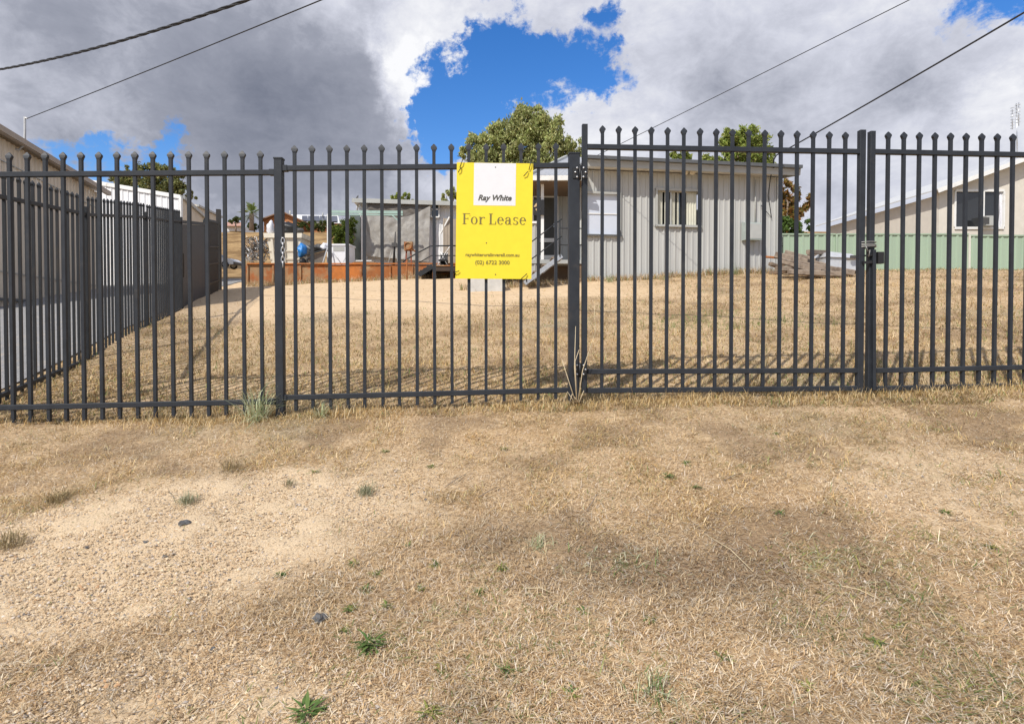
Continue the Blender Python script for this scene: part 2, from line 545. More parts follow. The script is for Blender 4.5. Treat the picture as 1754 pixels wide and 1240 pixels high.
def ground_material():
    m, t, b = newmat('dry_ground')
    n, l = t.nodes.new, t.links.new
    geo = n('ShaderNodeNewGeometry'); P = geo.outputs['Position']
    a = n('ShaderNodeAttribute'); a.attribute_name = 'tint'
    sp = n('ShaderNodeSeparateColor'); l(a.outputs['Color'], sp.inputs[0])

    def nz(s, d=6, r=.65):
        x = n('ShaderNodeTexNoise'); x.inputs['Scale'].default_value = s; x.inputs['Detail'].default_value = d; x.inputs['Roughness'].default_value = r
        l(P, x.inputs['Vector']); return x.outputs['Fac']

    def mix(f, A, B):
        x = n('ShaderNodeMix'); x.data_type = 'RGBA'
        l(f, x.inputs['Factor'])
        for k, v in (('A', A), ('B', B)):
            if isinstance(v, tuple): x.inputs[k].default_value = (*v, 1)
            else: l(v, x.inputs[k])
        return x.outputs['Result']

    def rg(f, lo, hi):
        x = n('ShaderNodeMapRange'); x.interpolation_type = 'SMOOTHSTEP'; l(f, x.inputs['Value'])
        x.inputs['From Min'].default_value = lo; x.inputs['From Max'].default_value = hi
        return x.outputs[0]
    straw = mix(rg(nz(45, 8, .75), .35, .65), (.34, .225, .125), (.66, .50, .31))
    straw = mix(rg(nz(1.1, 6, .7), .48, .68), straw, (.44, .30, .16))
    straw = mix(rg(nz(.55, 6, .7), .5, .7), straw, (.36, .29, .19))
    dirt = mix(rg(nz(60, 6, .8), .35, .65), (.15, .098, .058), (.38, .26, .155))
    straw = mix(rg(nz(17, 8, .78), .53, .70), straw, (.20, .13, .072))
    c = mix(sp.outputs['Blue'], straw, dirt)
    vo = n('ShaderNodeTexVoronoi'); vo.inputs['Scale'].default_value = 150; l(P, vo.inputs['Vector'])
    peb = n('ShaderNodeValToRGB'); l(vo.outputs['Color'], peb.inputs['Fac'])
    e = peb.color_ramp.elements
    e[0].color = (.44, .30, .18, 1); e[1].color = (.70, .56, .39, 1)
    x = e.new(.25); x.color = (.58, .44, .28, 1)
    x = e.new(.55); x.color = (.66, .50, .32, 1)
    x = e.new(.06); x.color = (.22, .18, .15, 1)
    c = mix(sp.outputs['Red'], c, peb.outputs['Color'])
    sand = mix(rg(nz(9, 7, .7), .3, .7), (.54, .39, .235), (.66, .50, .325))
    c = mix(sp.outputs['Green'], c, sand)
    sx = n('ShaderNodeSeparateXYZ'); l(P, sx.inputs[0])
    hill = mix(rg(nz(.35, 8, .7), .38, .62), (.19, .115, .05), (.37, .245, .115))
    hill = mix(rg(nz(2.5, 6, .7), .52, .72), hill, (.13, .085, .04))
    c = mix(rg(sx.outputs['Y'], 24, 46), c, hill)
    l(c, b.inputs['Base Color'])
    b.inputs['Roughness'].default_value = .95
    b.inputs['Specular IOR Level'].default_value = .15
    bp = n('ShaderNodeBump'); bp.inputs['Strength'].default_value = .8; bp.inputs['Distance'].default_value = .012
    l(nz(95, 5, .7), bp.inputs['Height']); l(bp.outputs[0], b.inputs['Normal'])
    return m


gm = fast_mesh('ground', np.stack([xs, ys, GZ.ravel()], 1), quads, zone, ground_material())
gm.polygons.foreach_set('use_smooth', np.ones(len(gm.polygons), dtype=bool))
ground = link(bpy.data.objects.new('ground', gm), (0, 0, 0))
tag(ground, 'dry sloping ground of straw, sand and fine gravel', kind='structure')

# gravelled driveway beside the left shed
def side_pt(Y, off=0.0):
    """point on the side fence line (off = metres to the left of it)"""
    return Vector((-4.66 - .325 * (Y - 5.3) - off * .951, Y - off * .309, 0))


dv, df = [], []
ysd = np.arange(2.0, 34, .35); offs = np.linspace(.25, 6.4, 12)
for i, y in enumerate(ysd):
    for j, o in enumerate(offs):
        p = side_pt(y, o); dv.append((p.x, p.y, gz(p.x, p.y) + .02))
for i in range(len(ysd) - 1):
    for j in range(len(offs) - 1):
        k = i * len(offs) + j
        df.append((k, k + len(offs), k + len(offs) + 1, k + 1))
GRAVELG = M('blue_grey_gravel', (.25, .245, .24), .9, .5, 45, .6, 120, c2=(.33, .29, .24), patch=.3, pscale=2)
drv = fast_mesh('driveway', np.array(dv), np.array(df), None, GRAVELG)
tag(link(bpy.data.objects.new('driveway', drv), (0, 0, 0)), 'grey gravel driveway between the side fence and the beige shed', kind='structure')

# ------------------------------------------------------------------ front fence and gates
FA, FB = Vector((-4.11, 4.686, 0)), Vector((4.46, 5.08, 0))
FT = (FB - FA).normalized()
FN = Vector((FT.y, -FT.x, 0))          # towards the camera


def fp(px, py, off=0.0):
    d = ray(px, py)
    t = ((FA - EYE + FN * off).dot(FN)) / d.dot(FN)
    return EYE + d * t


FZ = math.atan2(FT.y, FT.x)


def picket_mesh():
    m = MB(); w = .0125
    # square tube, unit length along z from 0 (top) down to -1: scaled per picket
    m.box(-w, w, -w, w, -1, 0)
    me = m.mesh('picket'); me.materials.append(STEEL); return me


def spear_mesh():
    m = MB()
    prof = [(-.002, .0135, .0135), (.010, .0165, .0145), (.022, .0245, .013), (.034, .0245, .011), (.060, .0035, .003)]
    vs = []; fs = []
    for z, a, b in prof: vs += [(-a, -b, z), (a, -b, z), (a, b, z), (-a, b, z)]
    for i in range(len(prof) - 1):
        for j in range(4): fs.append((4 * i + j, 4 * i + (j + 1) % 4, 4 * i + 4 + (j + 1) % 4, 4 * i + 4 + j))
    k = 4 * (len(prof) - 1); fs.append((k, k + 1, k + 2, k + 3)); fs.append((3, 2, 1, 0))
    m.add(vs, fs); me = m.mesh('spear_tip'); me.materials.append(STEEL); return me


PKM, SPM = picket_mesh(), spear_mesh()


def picket(px, tip, bottom, root, lean=0.0):
    top = fp(px, tip); bot = fp(px, bottom)
    ztop = top.z - .060
    p = inst('picket', PKM, (top.x, top.y, ztop), root, (0, lean, FZ), (1, 1, ztop - bot.z))
    s = bpy.data.objects.new('spear_tip', SPM); COL.objects.link(s); s.parent = p
    s.scale = (1, 1, 1 / (ztop - bot.z))
    WP[s.name] = WP[p.name]


def lin(x, x0, y0, x1, y1): return y0 + (y1 - y0) * (x - x0) / (x1 - x0)


def rail(root, xa, ya, xb, yb, w=.04, h=.042, name='rail'):
    return MB().bar(fp(xa, ya), fp(xb, yb), w, h, ch=.004).build(name, STEEL, root)


def post(root, px, top, bottom, w, name='post', cap=True):
    a, b = fp(px, bottom), fp(px, top)
    a = Vector((b.x, b.y, a.z - .12))
    p = MB().bar(a, b, w, w, up=FN, ch=.004).build(name, STEEL, root)
    if cap:
        MB().bar(b, b + Vector((0, 0, .012)), w + .008, w + .008, up=FN, ch=.004).build('cap', STEEL, p)
    return p


fence = thing('picket_fence', 'charcoal steel picket fence with spear tips left of the gates, carrying the yellow sign', 'fence', fp(478, 708))
post(fence, -45, 276, 722, .065)
post(fence, 478, 274, 709, .065)
gpost = post(fence, 983, 266, 690, .088)
rail(fence, -38, 300, 471, 296)
rail(fence, -38, 699, 471, 687.7)
rail(fence, 485, 289, 975, 284)
rail(fence, 485, 681, 975, 668)
for i in range(-1, 15):
    x = 15.7 + 30.73 * i
    picket(x, lin(x, 16, 261.5, 446, 258.5), lin(x, 16, 724, 446, 709), fence, rnd.uniform(-.002, .002))
for i in range(16):
    x = 504.4 + 29.85 * i
    picket(x, lin(x, 504, 249.5, 952, 245), lin(x, 504, 703, 952, 683), fence, rnd.uniform(-.002, .002))
for xx, yy in ((488, 289), (488, 681), (467, 296), (467, 687.7)):      # rail brackets
    c = fp(xx, yy)
    MB().bar(c - FT * .022, c + FT * .022, .05, .05, ch=.004).build('bracket', STEEL, fence)


def hinge(root, py):
    """plate hinge with bolts between gate post and stile"""
    h = MB()
    c = fp(991, py, .0)
    h.bar(fp(981, py, .050), fp(989.5, py, .050), .006, .085)
    h.bar(fp(997.5, py, .050), fp(1005, py, .050), .006, .085)
    o = h.build('hinge', BLACK, root)
    MB().tube([fp(993.5, py + 12, .045), fp(993.5, py - 12, .045)], .011, 8).build('hinge_pin', BLACK, o)
    for bx, by in ((988.5, -8.5), (985.5, -1), (988.5, 7), (999.5, -8.5), (1003, -1), (999.5, 7)):
        p = fp(bx, py + by, .054)
        MB().tube([p, p + FN * .006, p + FN * .010], [.0085, .0085, .005], 8).build('bolt', ZINC, o)


gate = thing('gate_leaf', 'left leaf of the taller charcoal picket gate, hinged beside the yellow sign', 'gate', fp(1240, 668), 'double gate leaves')


def stile(root, px, top, bottom, w, d, name='stile'):
    a, b = fp(px, bottom), fp(px, top)
    a = Vector((b.x, b.y, a.z))
    return MB().bar(a, b, d, w, up=FT, ch=.003).build(name, STEEL, root)


stile(gate, 1001.5, 214, 673, .045, .045)
stile(gate, 1476, 224, 671, .050, .050)
rail(gate, 1006, 252, 1471, 260.5)
rail(gate, 1006, 636.5, 1471, 634.5)
rail(gate, 1006, 669, 1471, 665)
for i in range(16):
    x = 1032 + 27.95 * i - .014 * i * i
    if x > 1462: break
    picket(x, lin(x, 1032, 215.5, 1316, 223), lin(x, 1006, 669, 1471, 665), gate, rnd.uniform(-.002, .002))
hinge(gate, 296.5)
hinge(gate, 634)
gate2 = thing('gate_leaf', 'right leaf of the taller charcoal picket gate, running out of the right edge', 'gate', fp(1700, 664), 'double gate leaves')
stile(gate2, 1493, 226, 672, .045, .050)
stile(gate2, 1962, 232, 662, .045, .045)
rail(gate2, 1497, 260.5, 1958, 270)
rail(gate2, 1497, 634.7, 1958, 624.5)
rail(gate2, 1497, 665.7, 1958, 655.5)
for i in range(17):
    x = 1521.5 + 26.7 * i
    if x > 1950: break
    picket(x, lin(x, 1521, 226, 1737, 229.6), lin(x, 1497, 665.7, 1958, 655.5), gate2, rnd.uniform(-.002, .002))
# drop bolt, latch block and wire tie at the meeting stiles
db = MB().bar(fp(1497, 668, .045), fp(1497, 428, .045), .026, .026, up=FT, ch=.003).build('drop_bolt', STEEL, gate2)
MB().bar(fp(1501, 442, .03), fp(1511, 442, .03), .05, .10, ch=.004).build('latch_box', BLACK, gate2)
MB().bar(fp(1478, 450, .04), fp(1494, 449, .04), .02, .022).build('slide_bolt', BLACK, gate2)
MB().bar(fp(1482, 438, .04), fp(1498, 437, .04), .02, .012).build('slide_bolt', BLACK, gate2)
wt = MB()
for k, (dy, tl) in enumerate(((0, .02), (4, -.03), (8, .035), (6, .0))):
    c = fp(1485, 416 + dy, 0)
    wt.ring(c, .072, .004, (FT + Vector((0, 0, tl))), (FN + Vector((0, 0, .12))), 20, 5, 1.05, .62)
wt.tube([fp(1483, 421, .05), fp(1487, 431, .055), fp(1490, 428, .055), fp(1488, 440, .05)], .004, 5)
tag(wt.build('wire_tie', M('galvanised_wire', (.30, .30, .29), .45, .15, 20, metal=.5)), 'loops of wire tying the two gate leaves together at the latch', 'wire')

# chain hanging on the post
ch = thing('hanging_chain', 'short galvanised chain hanging from the fence post at the left', 'chain', fp(484, 455, .04))
for k in range(6):
    c = fp(484.5, 413 + 8.0 * k, .036)
    a = FT if k % 2 == 0 else (FN * .96 + FT * .3)
    MB().ring(c, .0155, .0042, a, Vector((0, 0, 1)), 16, 6, .85, 1.75).build('link', ZINC, ch)

# ------------------------------------------------------------------ sign
sgn = thing('lease_sign', 'yellow and white for-lease board tied to the picket fence', 'sign', fp(846, 479, .04))
TL, TR, BL = fp(782.6, 278.6, .034), fp(913.2, 280.6, .034), fp(780, 477.4, .034)
SU = (TR - TL); SV = (BL - TL)
SW, SH = SU.length, SV.length
SUn, SVn = SU.normalized(), SV.normalized()
SNn = SUn.cross(-SVn).normalized()
if SNn.y > 0: SNn = -SNn


def sp_(u, v, o=0.0): return TL + SUn * (u * SW) + SVn * (v * SH) + SNn * o


bo = MB(); bo.hexa([sp_(0, 1, -.002), sp_(1, 1, -.002), sp_(1, 1, .003), sp_(0, 1, .003), sp_(0, 0, -.002), sp_(1, 0, -.002), sp_(1, 0, .003), sp_(0, 0, .003)])
bo.build('board', YELLOW, sgn)
bo = MB(); bo.hexa([sp_(.225, .367, .003), sp_(.775, .367, .003), sp_(.775, .367, .0042), sp_(.225, .367, .0042), sp_(.225, .002, .003), sp_(.775, .002, .003), sp_(.775, .002, .0042), sp_(.225, .002, .0042)])
bo.build('white_square', WHITEP, sgn)


def sign_text(body, u0, u1, vbase, mat, shear=0.0, offset=0.0, o=.0055):
    c = bpy.data.curves.new('lettering', 'FONT'); c.body = body; c.size = .1; c.shear = shear; c.offset = offset; c.resolution_u = 4
    c.extrude = 0.0003
    ob = bpy.data.objects.new('tmp_text', c); COL.objects.link(ob)
    bpy.context.view_layer.update()
    me = bpy.data.meshes.new_from_object(ob.evaluated_get(bpy.context.evaluated_depsgraph_get()))
    bpy.data.objects.remove(ob)
    v = np.array([tuple(x.co) for x in me.vertices])
    s = (u1 - u0) * SW / (v[:, 0].max() - v[:, 0].min())
    x0 = v[:, 0].min()
    for q in me.vertices:
        p = sp_(u0, vbase, o) + SUn * ((q.co.x - x0) * s) - SVn * (q.co.y * s) + SNn * q.co.z - WP[sgn.name]
        q.co = p
    me.materials.clear(); me.materials.append(mat)
    return link(bpy.data.objects.new('lettering', me), WP[sgn.name], sgn)


sign_text('Ray White', .284, .725, .323, INK, .28, .0030)
sign_text('raywhiteruralinverell.com.au', .13, .835, .806, INK2, 0, .0012)
sign_text('(02) 6722 3000', .258, .708, .875, INK2, 0, .0008)


def serif_text():
    """For Lease, thick stems and hairlines"""
    m = MB(); k = [0]
    H = .093 * SH        # cap height
    KX = .833 * SW / (5.12 * H)
    def P(x, y):         # letter space: x right, y up, in cap heights
        k[0] += 1
        return sp_(.083, .530, .0045) + SUn * (x * H * KX) - SVn * (y * H)
    z = [0.0]
    def poly(pts):
        z[0] += .00004
        o = SNn * z[0]
        m.prism([P(x, y) + o for x, y in pts], SNn * .0004)
    def rect(a, b, c, d): poly([(a, b), (c, b), (c, d), (a, d)])
    def arc(cx, cy, rx, ry, th, tv, a0, a1, n=28):
        z[0] += .00004
        o = SNn * z[0]; vs = []; fs = []
        for i in range(n + 1):
            t = radians(a0 + (a1 - a0) * i / n)
            vs += [P(cx + rx * cos(t), cy + ry * sin(t)) + o, P(cx + (rx - th) * cos(t), cy + (ry - tv) * sin(t)) + o]
        for i in range(n): fs.append((2 * i, 2 * i + 1, 2 * i + 3, 2 * i + 2))
        m.add(vs, fs)
    T, h = .135, .042
    # F
    rect(.08, 0, .08 + T, 1); rect(0, 0, .32, h); rect(0, 1 - h, .60, 1); rect(.2, .5, .46, .5 + h); rect(.43, .40, .46, .63)
    poly([(.60, 1), (.57, .72), (.60, .72)])
    # o
    arc(.94, .34, .27, .355, T * .95, .035, 0, 360, 40)
    # r
    x = 1.33; rect(x + .05, 0, x + .05 + T, .68); rect(x, 0, x + .28, h); rect(x - .02, .64, x + .1, .68)
    arc(x + .36, .47, .20, .215, .055, .05, 60, 180); arc(x + .43, .60, .055, .055, .054, .054, 0, 360, 14)
    # L
    x = 2.12; rect(x + .08, 0, x + .08 + T, 1); rect(x, 0, x + .58, h); rect(x, 1 - h, x + .31, 1); poly([(x + .58, 0), (x + .58, .30), (x + .545, .30), (x + .50, .03)])
    # e
    def e(x):
        arc(x + .26, .34, .26, .355, T * .95, .035, 12, 318, 34); rect(x + .1, .375, x + .515, .375 + h)
        arc(x + .26, .34, .26, .355, T * .7, .035, -2, 40, 6)
    e(2.80)
    # a
    x = 3.42; rect(x + .31, .03, x + .31 + T, .50); arc(x + .24, .49, .205, .205, T * .8, .04, 0, 150, 16); arc(x + .085, .53, .06, .06, .059, .059, 0, 360, 14)
    arc(x + .20, .19, .20, .20, T * .9, .035, 60, 330, 24); rect(x + .42, 0, x + .53, h); arc(x + .26, .36, .16, .05, .03, .035, 60, 180, 8)
    # s
    x = 4.08; arc(x + .20, .515, .19, .18, .10, .04, 35, 265, 22); arc(x + .21, .175, .20, .19, .11, .04, -145, 88, 22)
    rect(x + .355, .52, x + .385, .68); rect(x + .0, .0, x + .03, .20)
    e(4.60)
    return m


serif_text().build('lettering', INK2, sgn)
for (u, v, du, dv_) in ((.055, .02, .03, -.055), (.045, .06, -.025, .03), (.955, .03, .02, -.06), (.915, .085, -.04, .03), (.0, .945, .05, -.01), (-.02, .95, -.05, -.02), (.89, .985, .05, -.03)):
    a = sp_(u - du * .5, v - dv_ * .5, .012); b = sp_(u + du, v + dv_, .014)
    MB().tube([a, (a + b) / 2 + SNn * .008, b], .0035, 5).build('cable_tie', BLACK, sgn)
for u, v in ((.505, .037), (.525, .962), (.4, .69)):
    p = sp_(u, v, .0042); MB().tube([p, p + SNn * .0015], .005, 8).build('rivet', INK, sgn)

# ------------------------------------------------------------------ side fence (left boundary)
side = thing('side_fence', 'charcoal boundary fence running back up the left side past the gravel drive', 'fence', tuple(side_pt(9) + Vector((0, 0, gz(side_pt(9).x, 9)))))
ST = (side_pt(12) - side_pt(6)).normalized()
SZR = math.atan2(ST.y, ST.x)
SN2 = Vector((ST.y, -ST.x, 0))


def sg(Y):
    p = side_pt(Y); return Vector((p.x, p.y, gz(p.x, p.y) - np.interp(Y, [4.7, 5.3, 7.1, 20], [.02, .03, .12, .11])))


PKM2 = PKM.copy(); PKM2.materials[0] = STEEL2
SPM2 = SPM.copy(); SPM2.materials[0] = STEEL2
bays = [4.78, 7.28, 9.77, 12.2]


def sideY(s):       # arc length from 4.78
    return 4.78 + s * ST.y


for i, y in enumerate(bays + [14.7]):
    b = sg(y)
    MB().bar(b - Vector((0, 0, .1)), b + Vector((0, 0, 2.02)), .065, .065, up=ST, ch=.004).build('post', STEEL2, side)
for a, b in zip(bays[:-1], bays[1:]):
    pa, pb = sg(a) + ST * .035, sg(b) - ST * .035
    for hh in (.12, 1.93):
        MB().bar(pa + Vector((0, 0, hh)), pb + Vector((0, 0, hh)), .04, .04, ch=.004).build('rail', STEEL2, side)
    L = (pb - pa).length; n = int(L / .138)
    for k in range(n):
        t = (k + .5) / n
        q = pa.lerp(pb, t); ht = 2.10
        p = inst('picket', PKM2, (q.x, q.y, q.z + ht), side, (0, 0, SZR), (1, 1, ht - .05))
        s = bpy.data.objects.new('spear_tip', SPM2); COL.objects.link(s); s.parent = p; s.scale = (1, 1, 1 / (ht - .05)); WP[s.name] = WP[p.name]
# solid sheet bays with slot
def sheet_bay(ya, yb, z0, z1, mat, name):
    pa, pb = sg(ya) + ST * .04, sg(yb) - ST * .04
    m = MB(); n = max(4, int((pb - pa).length / .09))
    vs = []; fs = []
    for k in range(n * 4 + 1):
        t = k / (n * 4); q = pa.lerp(pb, t)
        o = SN2 * ((.008 if (k % 4) in (1, 2) else 0) + .0)
        vs += [q + o + Vector((0, 0, z0)), q + o + Vector((0, 0, z1))]
    for k in range(n * 4): fs.append((2 * k, 2 * k + 2, 2 * k + 3, 2 * k + 1))
    m.add(vs, fs)
    return m.build(name, mat, side)


SHEETD = M('charcoal_sheet', (.045, .048, .055), .5, .1, 4)
SHEETB = M('dark_brown_sheet', (.022, .019, .017), .6, .2, 4)
sheet_bay(12.2, 14.7, .1, 1.88, SHEETD, 'sheet_panel')
pa, pb = sg(12.25), sg(14.65)
MB().bar(pa + Vector((0, 0, 1.92)), pb + Vector((0, 0, 1.92)), .05, .07).build('rail', STEEL2, side)
MB().bar(sg(12.35) + SN2 * .02 + Vector((0, 0, .75)), sg(12.35) + SN2 * .02 + Vector((0, 0, 1.25)), .012, .05, up=ST).build('slot', BLACK, side)
sheet_bay(14.7, 16.65, .08, 2.0, SHEETB, 'sheet_panel')
MB().bar(sg(14.75) + Vector((0, 0, 2.03)), sg(16.6) + Vector((0, 0, 2.03)), .05, .06).build('rail', STEEL2, side)
b = sg(16.7)
MB().bar(b - Vector((0, 0, .1)), b + Vector((0, 0, 2.4)), .12, .12, up=ST, ch=.004).build('post', SHEETB, side)
for hh in (.4, .9, 1.35):
    MB().bar(sg(14.8) + SN2 * .02 + Vector((0, 0, hh)), sg(16.6) + SN2 * .02 + Vector((0, 0, hh)), .03, .04).build('rail', SHEETB, side)


# ------------------------------------------------------------------ ribbed sheet cladding
def ribbed(a, b, z0a, z0b, z1a, z1b, nrm, pitch=.15, depth=.022, narrow=.35):
    """corrugated wall from a to b (xy), bottoms z0*, tops z1*; nrm = outward"""
    a, b, nrm = Vector((a[0], a[1], 0)), Vector((b[0], b[1], 0)), Vector((nrm[0], nrm[1], 0)).normalized()
    L = (b - a).length; n = max(1, int(round(L / pitch)))
    ts = []; 
    for k in range(n):
        for f, d in ((0, 0), (.5 - narrow / 2, 0), (.5 - narrow / 2 + .09, depth), (.5 + narrow / 2 - .09, depth), (.5 + narrow / 2, 0)):
            ts.append(((k + f) / n, d))
    ts.append((1, 0))
    m = MB(); vs = []; fs = []
    for t, d in ts:
        q = a.lerp(b, t) + nrm * d
        vs += [(q.x, q.y, z0a + (z0b - z0a) * t), (q.x, q.y, z1a + (z1b - z1a) * t)]
    for k in range(len(ts) - 1): fs.append((2 * k, 2 * k + 2, 2 * k + 3, 2 * k + 1))
    return m.add(vs, fs)


def clad(root, a, b, z0, z1, nrm, mat, pitch=.15, depth=.022, sheet=.80, name='wall_sheet', ground_follow=True, z1b=None):
    a, b = Vector((a[0], a[1], 0)), Vector((b[0], b[1], 0))
    L = (b - a).length; n = max(1, int(round(L / sheet)))
    if z1b is None: z1b = z1
    nv = Vector((nrm[0], nrm[1], 0)).normalized()
    for k in range(n):
        p, q = a.lerp(b, k / n), a.lerp(b, (k + 1) / n)
        o = nv * (.003 * (k % 2))
        za = z0 if not ground_follow else gz(p.x, p.y) - .05
        zb = z0 if not ground_follow else gz(q.x, q.y) - .05
        ribbed(p + o, q + o, za, zb, z1 + (z1b - z1) * k / n, z1 + (z1b - z1) * (k + 1) / n, nrm, pitch, depth).build(name, mat, root)


# ------------------------------------------------------------------ main shed on the right
W0, W1 = Vector((1.70, 13.98, 0)), Vector((6.66, 14.70, 0))
WT = (W1 - W0).normalized(); WN = Vector((WT.y, -WT.x, 0))
shed = thing('office_shed', 'pale grey ribbed steel shed with low roof, white porch and two front windows', 'shed', (3.9, 15.5, gz(3.9, 14.3)))


def wp(px, off=0.0):
    """point of the front wall line seen at pixel column px"""
    d = ray(px, 545); o = W0 + WN * off
    t = (o - Vector((0, 0, 0))).dot(WN) / Vector((d.x, d.y, 0)).dot(WN)
    return Vector((d.x * t, d.y * t, 0))


def wz(px, py): q = wp(px); return at(px, py, q.y).z


EAVE = 5.02
w1a, w1b, w1s, w1h = 1000, 1062, wz(1030, 404), wz(1030, 331)
w2a, w2b, w2s, w2h = 1121, 1199, wz(1160, 388), wz(1160, 326)
clad(shed, wp(997.5), wp(w1a), 0, EAVE, WN, WALLM)
for (a, b, s_, h_) in ((w1a, w1b, w1s, w1h), (w2a, w2b, w2s, w2h)):
    clad(shed, wp(a), wp(b), 0, s_ - .03, WN, WALLM)
    clad(shed, wp(a), wp(b), h_ + .03, EAVE, WN, WALLM, ground_follow=False)
clad(shed, wp(w1b), wp(w2a), 0, EAVE, WN, WALLM)
clad(shed, wp(w2b), W1, 0, EAVE, WN, WALLM)
# other walls
B0, B1 = W0 - WN * 5.5, W1 - WN * 5.5
SIDE_L = W0 - WN * 1.25
clad(shed, W1, B1, 0, EAVE, WT, WALLM)
clad(shed, B0, W0, 0, EAVE, -WT, WALLM)
clad(shed, B1, B0, 0, EAVE, -WN, WALLM)
# window fittings
def window(a, b, s_, h_, kind):
    A, B = wp(a), wp(b)
    fr = MB()
    for (p, q, r_, t_) in ((A, B, s_ - .03, s_ + .03), (A, B, h_ - .03, h_ + .03)):
        fr.bar(p + WN * .02 + Vector((0, 0, (r_ + t_) / 2)), q + WN * .02 + Vector((0, 0, (r_ + t_) / 2)), .09, .06)
    for p, sgnn in ((A, 1), (B, -1)):
        c = p + WT * (.025 * sgnn) + WN * .018
        fr.bar(c + Vector((0, 0, s_)), c + Vector((0, 0, h_)), .05, .08, up=WN)
    win = fr.build('window', FASCIA, shed)
    z0, z1 = s_ + .03, h_ - .03
    if kind == 'blind':
        m = MB(); p, q = A + WT * .05 - WN * .03, B - WT * .05 - WN * .03
        m.hexa([p + Vector((0, 0, z0)), q + Vector((0, 0, z0)), q - WN * .01 + Vector((0, 0, z0)), p - WN * .01 + Vector((0, 0, z0)),
                p + Vector((0, 0, z1)), q + Vector((0, 0, z1)), q - WN * .01 + Vector((0, 0, z1)), p - WN * .01 + Vector((0, 0, z1))])
        m.build('blind', BLIND, win)
        zc = z0 + (z1 - z0) * .52
        MB().bar(p + WN * .012 + Vector((0, 0, zc)), q + WN * .012 + Vector((0, 0, zc)), .015, .025).build('sash_bar', WHITE, win)
        MB().bar(A + WN * .07 + Vector((0, 0, s_ + .005)), B + WN * .07 + WT * .02 + Vector((0, 0, s_ + .005)), .05, .03).build('sill', DARKROOF, win)
        MB().bar(B - WT * .05 + WN * .06 + Vector((0, 0, s_ + .02)), B - WT * .05 + WN * .06 + Vector((0, 0, s_ + .12)), .06, .07, up=WN).build('catch', BLACK, win)
    else:
        m = MB(); p, q = A + WT * .05 - WN * .12, B - WT * .05 - WN * .12
        m.add([p + Vector((0, 0, z0)), q + Vector((0, 0, z0)), q + Vector((0, 0, z1)), p + Vector((0, 0, z1))], [(0, 1, 2, 3)])
        m.build('pane', GLASSD, win)
        L = (B - A).length - .1
        for (u0, u1) in ((0, .16), (.20, .31), (.35, .46), (.50, .55), (.72, .98)):
            n = 14; vs = []; fs = []
            for i in range(n + 1):
                u = u0 + (u1 - u0) * i / n
                c = A + WT * (.05 + u * L) - WN * (.06 + .018 * sin(i * 1.9))
                vs += [c + Vector((0, 0, z0)), c + Vector((0, 0, z1))]
            for i in range(n): fs.append((2 * i, 2 * i + 2, 2 * i + 3, 2 * i + 1))
            MB().add(vs, fs, True).build('curtain', CURTAIN, win)
        for u in (.335, .66):
            c = A + WT * (.05 + u * L) - WN * .02
            MB().bar(c + Vector((0, 0, z0)), c + Vector((0, 0, z1)), .03, .03, up=WN).build('mullion', FASCIA, win)
        MB().bar(A + WN * .05 + Vector((0, 0, s_ - .01)), B + WN * .05 + Vector((0, 0, s_ - .01)), .07, .03).build('sill', FASCIA, win)


window(w1a, w1b, w1s, w1h, 'blind')
window(w2a, w2b, w2s, w2h, 'curtain')
# roof slab, gutter and fascia
OV = .42
c0, c1 = W0 - WT * .05 + WN * OV, W1 + WT * .32 + WN * OV
d0_, d1_ = c0 - WN * 6.2, c1 - WN * 6.2
rise = .75
rf = MB().hexa([c0 + Vector((0, 0, 5.13)), c1 + Vector((0, 0, 5.10)), d1_ + Vector((0, 0, 5.10 + rise)), d0_ + Vector((0, 0, 5.13 + rise)),
                c0 + Vector((0, 0, 5.17)), c1 + Vector((0, 0, 5.14)), d1_ + Vector((0, 0, 5.14 + rise)), d0_ + Vector((0, 0, 5.17 + rise))]).build('roof', ROOFZ, shed)
MB().bar(c0 + WN * .05 + Vector((0, 0, 5.20)), c1 + WN * .05 + Vector((0, 0, 5.17)), .12, .075).build('gutter', DARKROOF, rf)
MB().bar(c0 - WN * .02 + Vector((0, 0, 5.085)), c1 - WN * .02 + Vector((0, 0, 5.055)), .03, .15).build('fascia', FASCIA, rf)
MB().bar(c1 + Vector((0, 0, 5.06)), d1_ + Vector((0, 0, 5.06 + rise)), .03, .15).build('fascia', FASCIA, rf)
sf = MB(); a_, b_ = W0 + Vector((0, 0, EAVE + .035)), W1 + Vector((0, 0, EAVE + .03))
sf.hexa([a_, b_, b_ + WN * .40, a_ + WN * .40, a_ + Vector((0, 0, .015)), b_ + Vector((0, 0, .015)), b_ + WN * .40 + Vector((0, 0, .015)), a_ + WN * .40 + Vector((0, 0, .015))]).build('soffit', WHITE, rf)
# corner trim
MB().bar(W1 + WN * .02 + Vector((0, 0, gz(W1.x, W1.y))), W1 + WN * .02 + Vector((0, 0, EAVE)), .08, .07, up=WN).build('corner_trim', WALLM, shed)
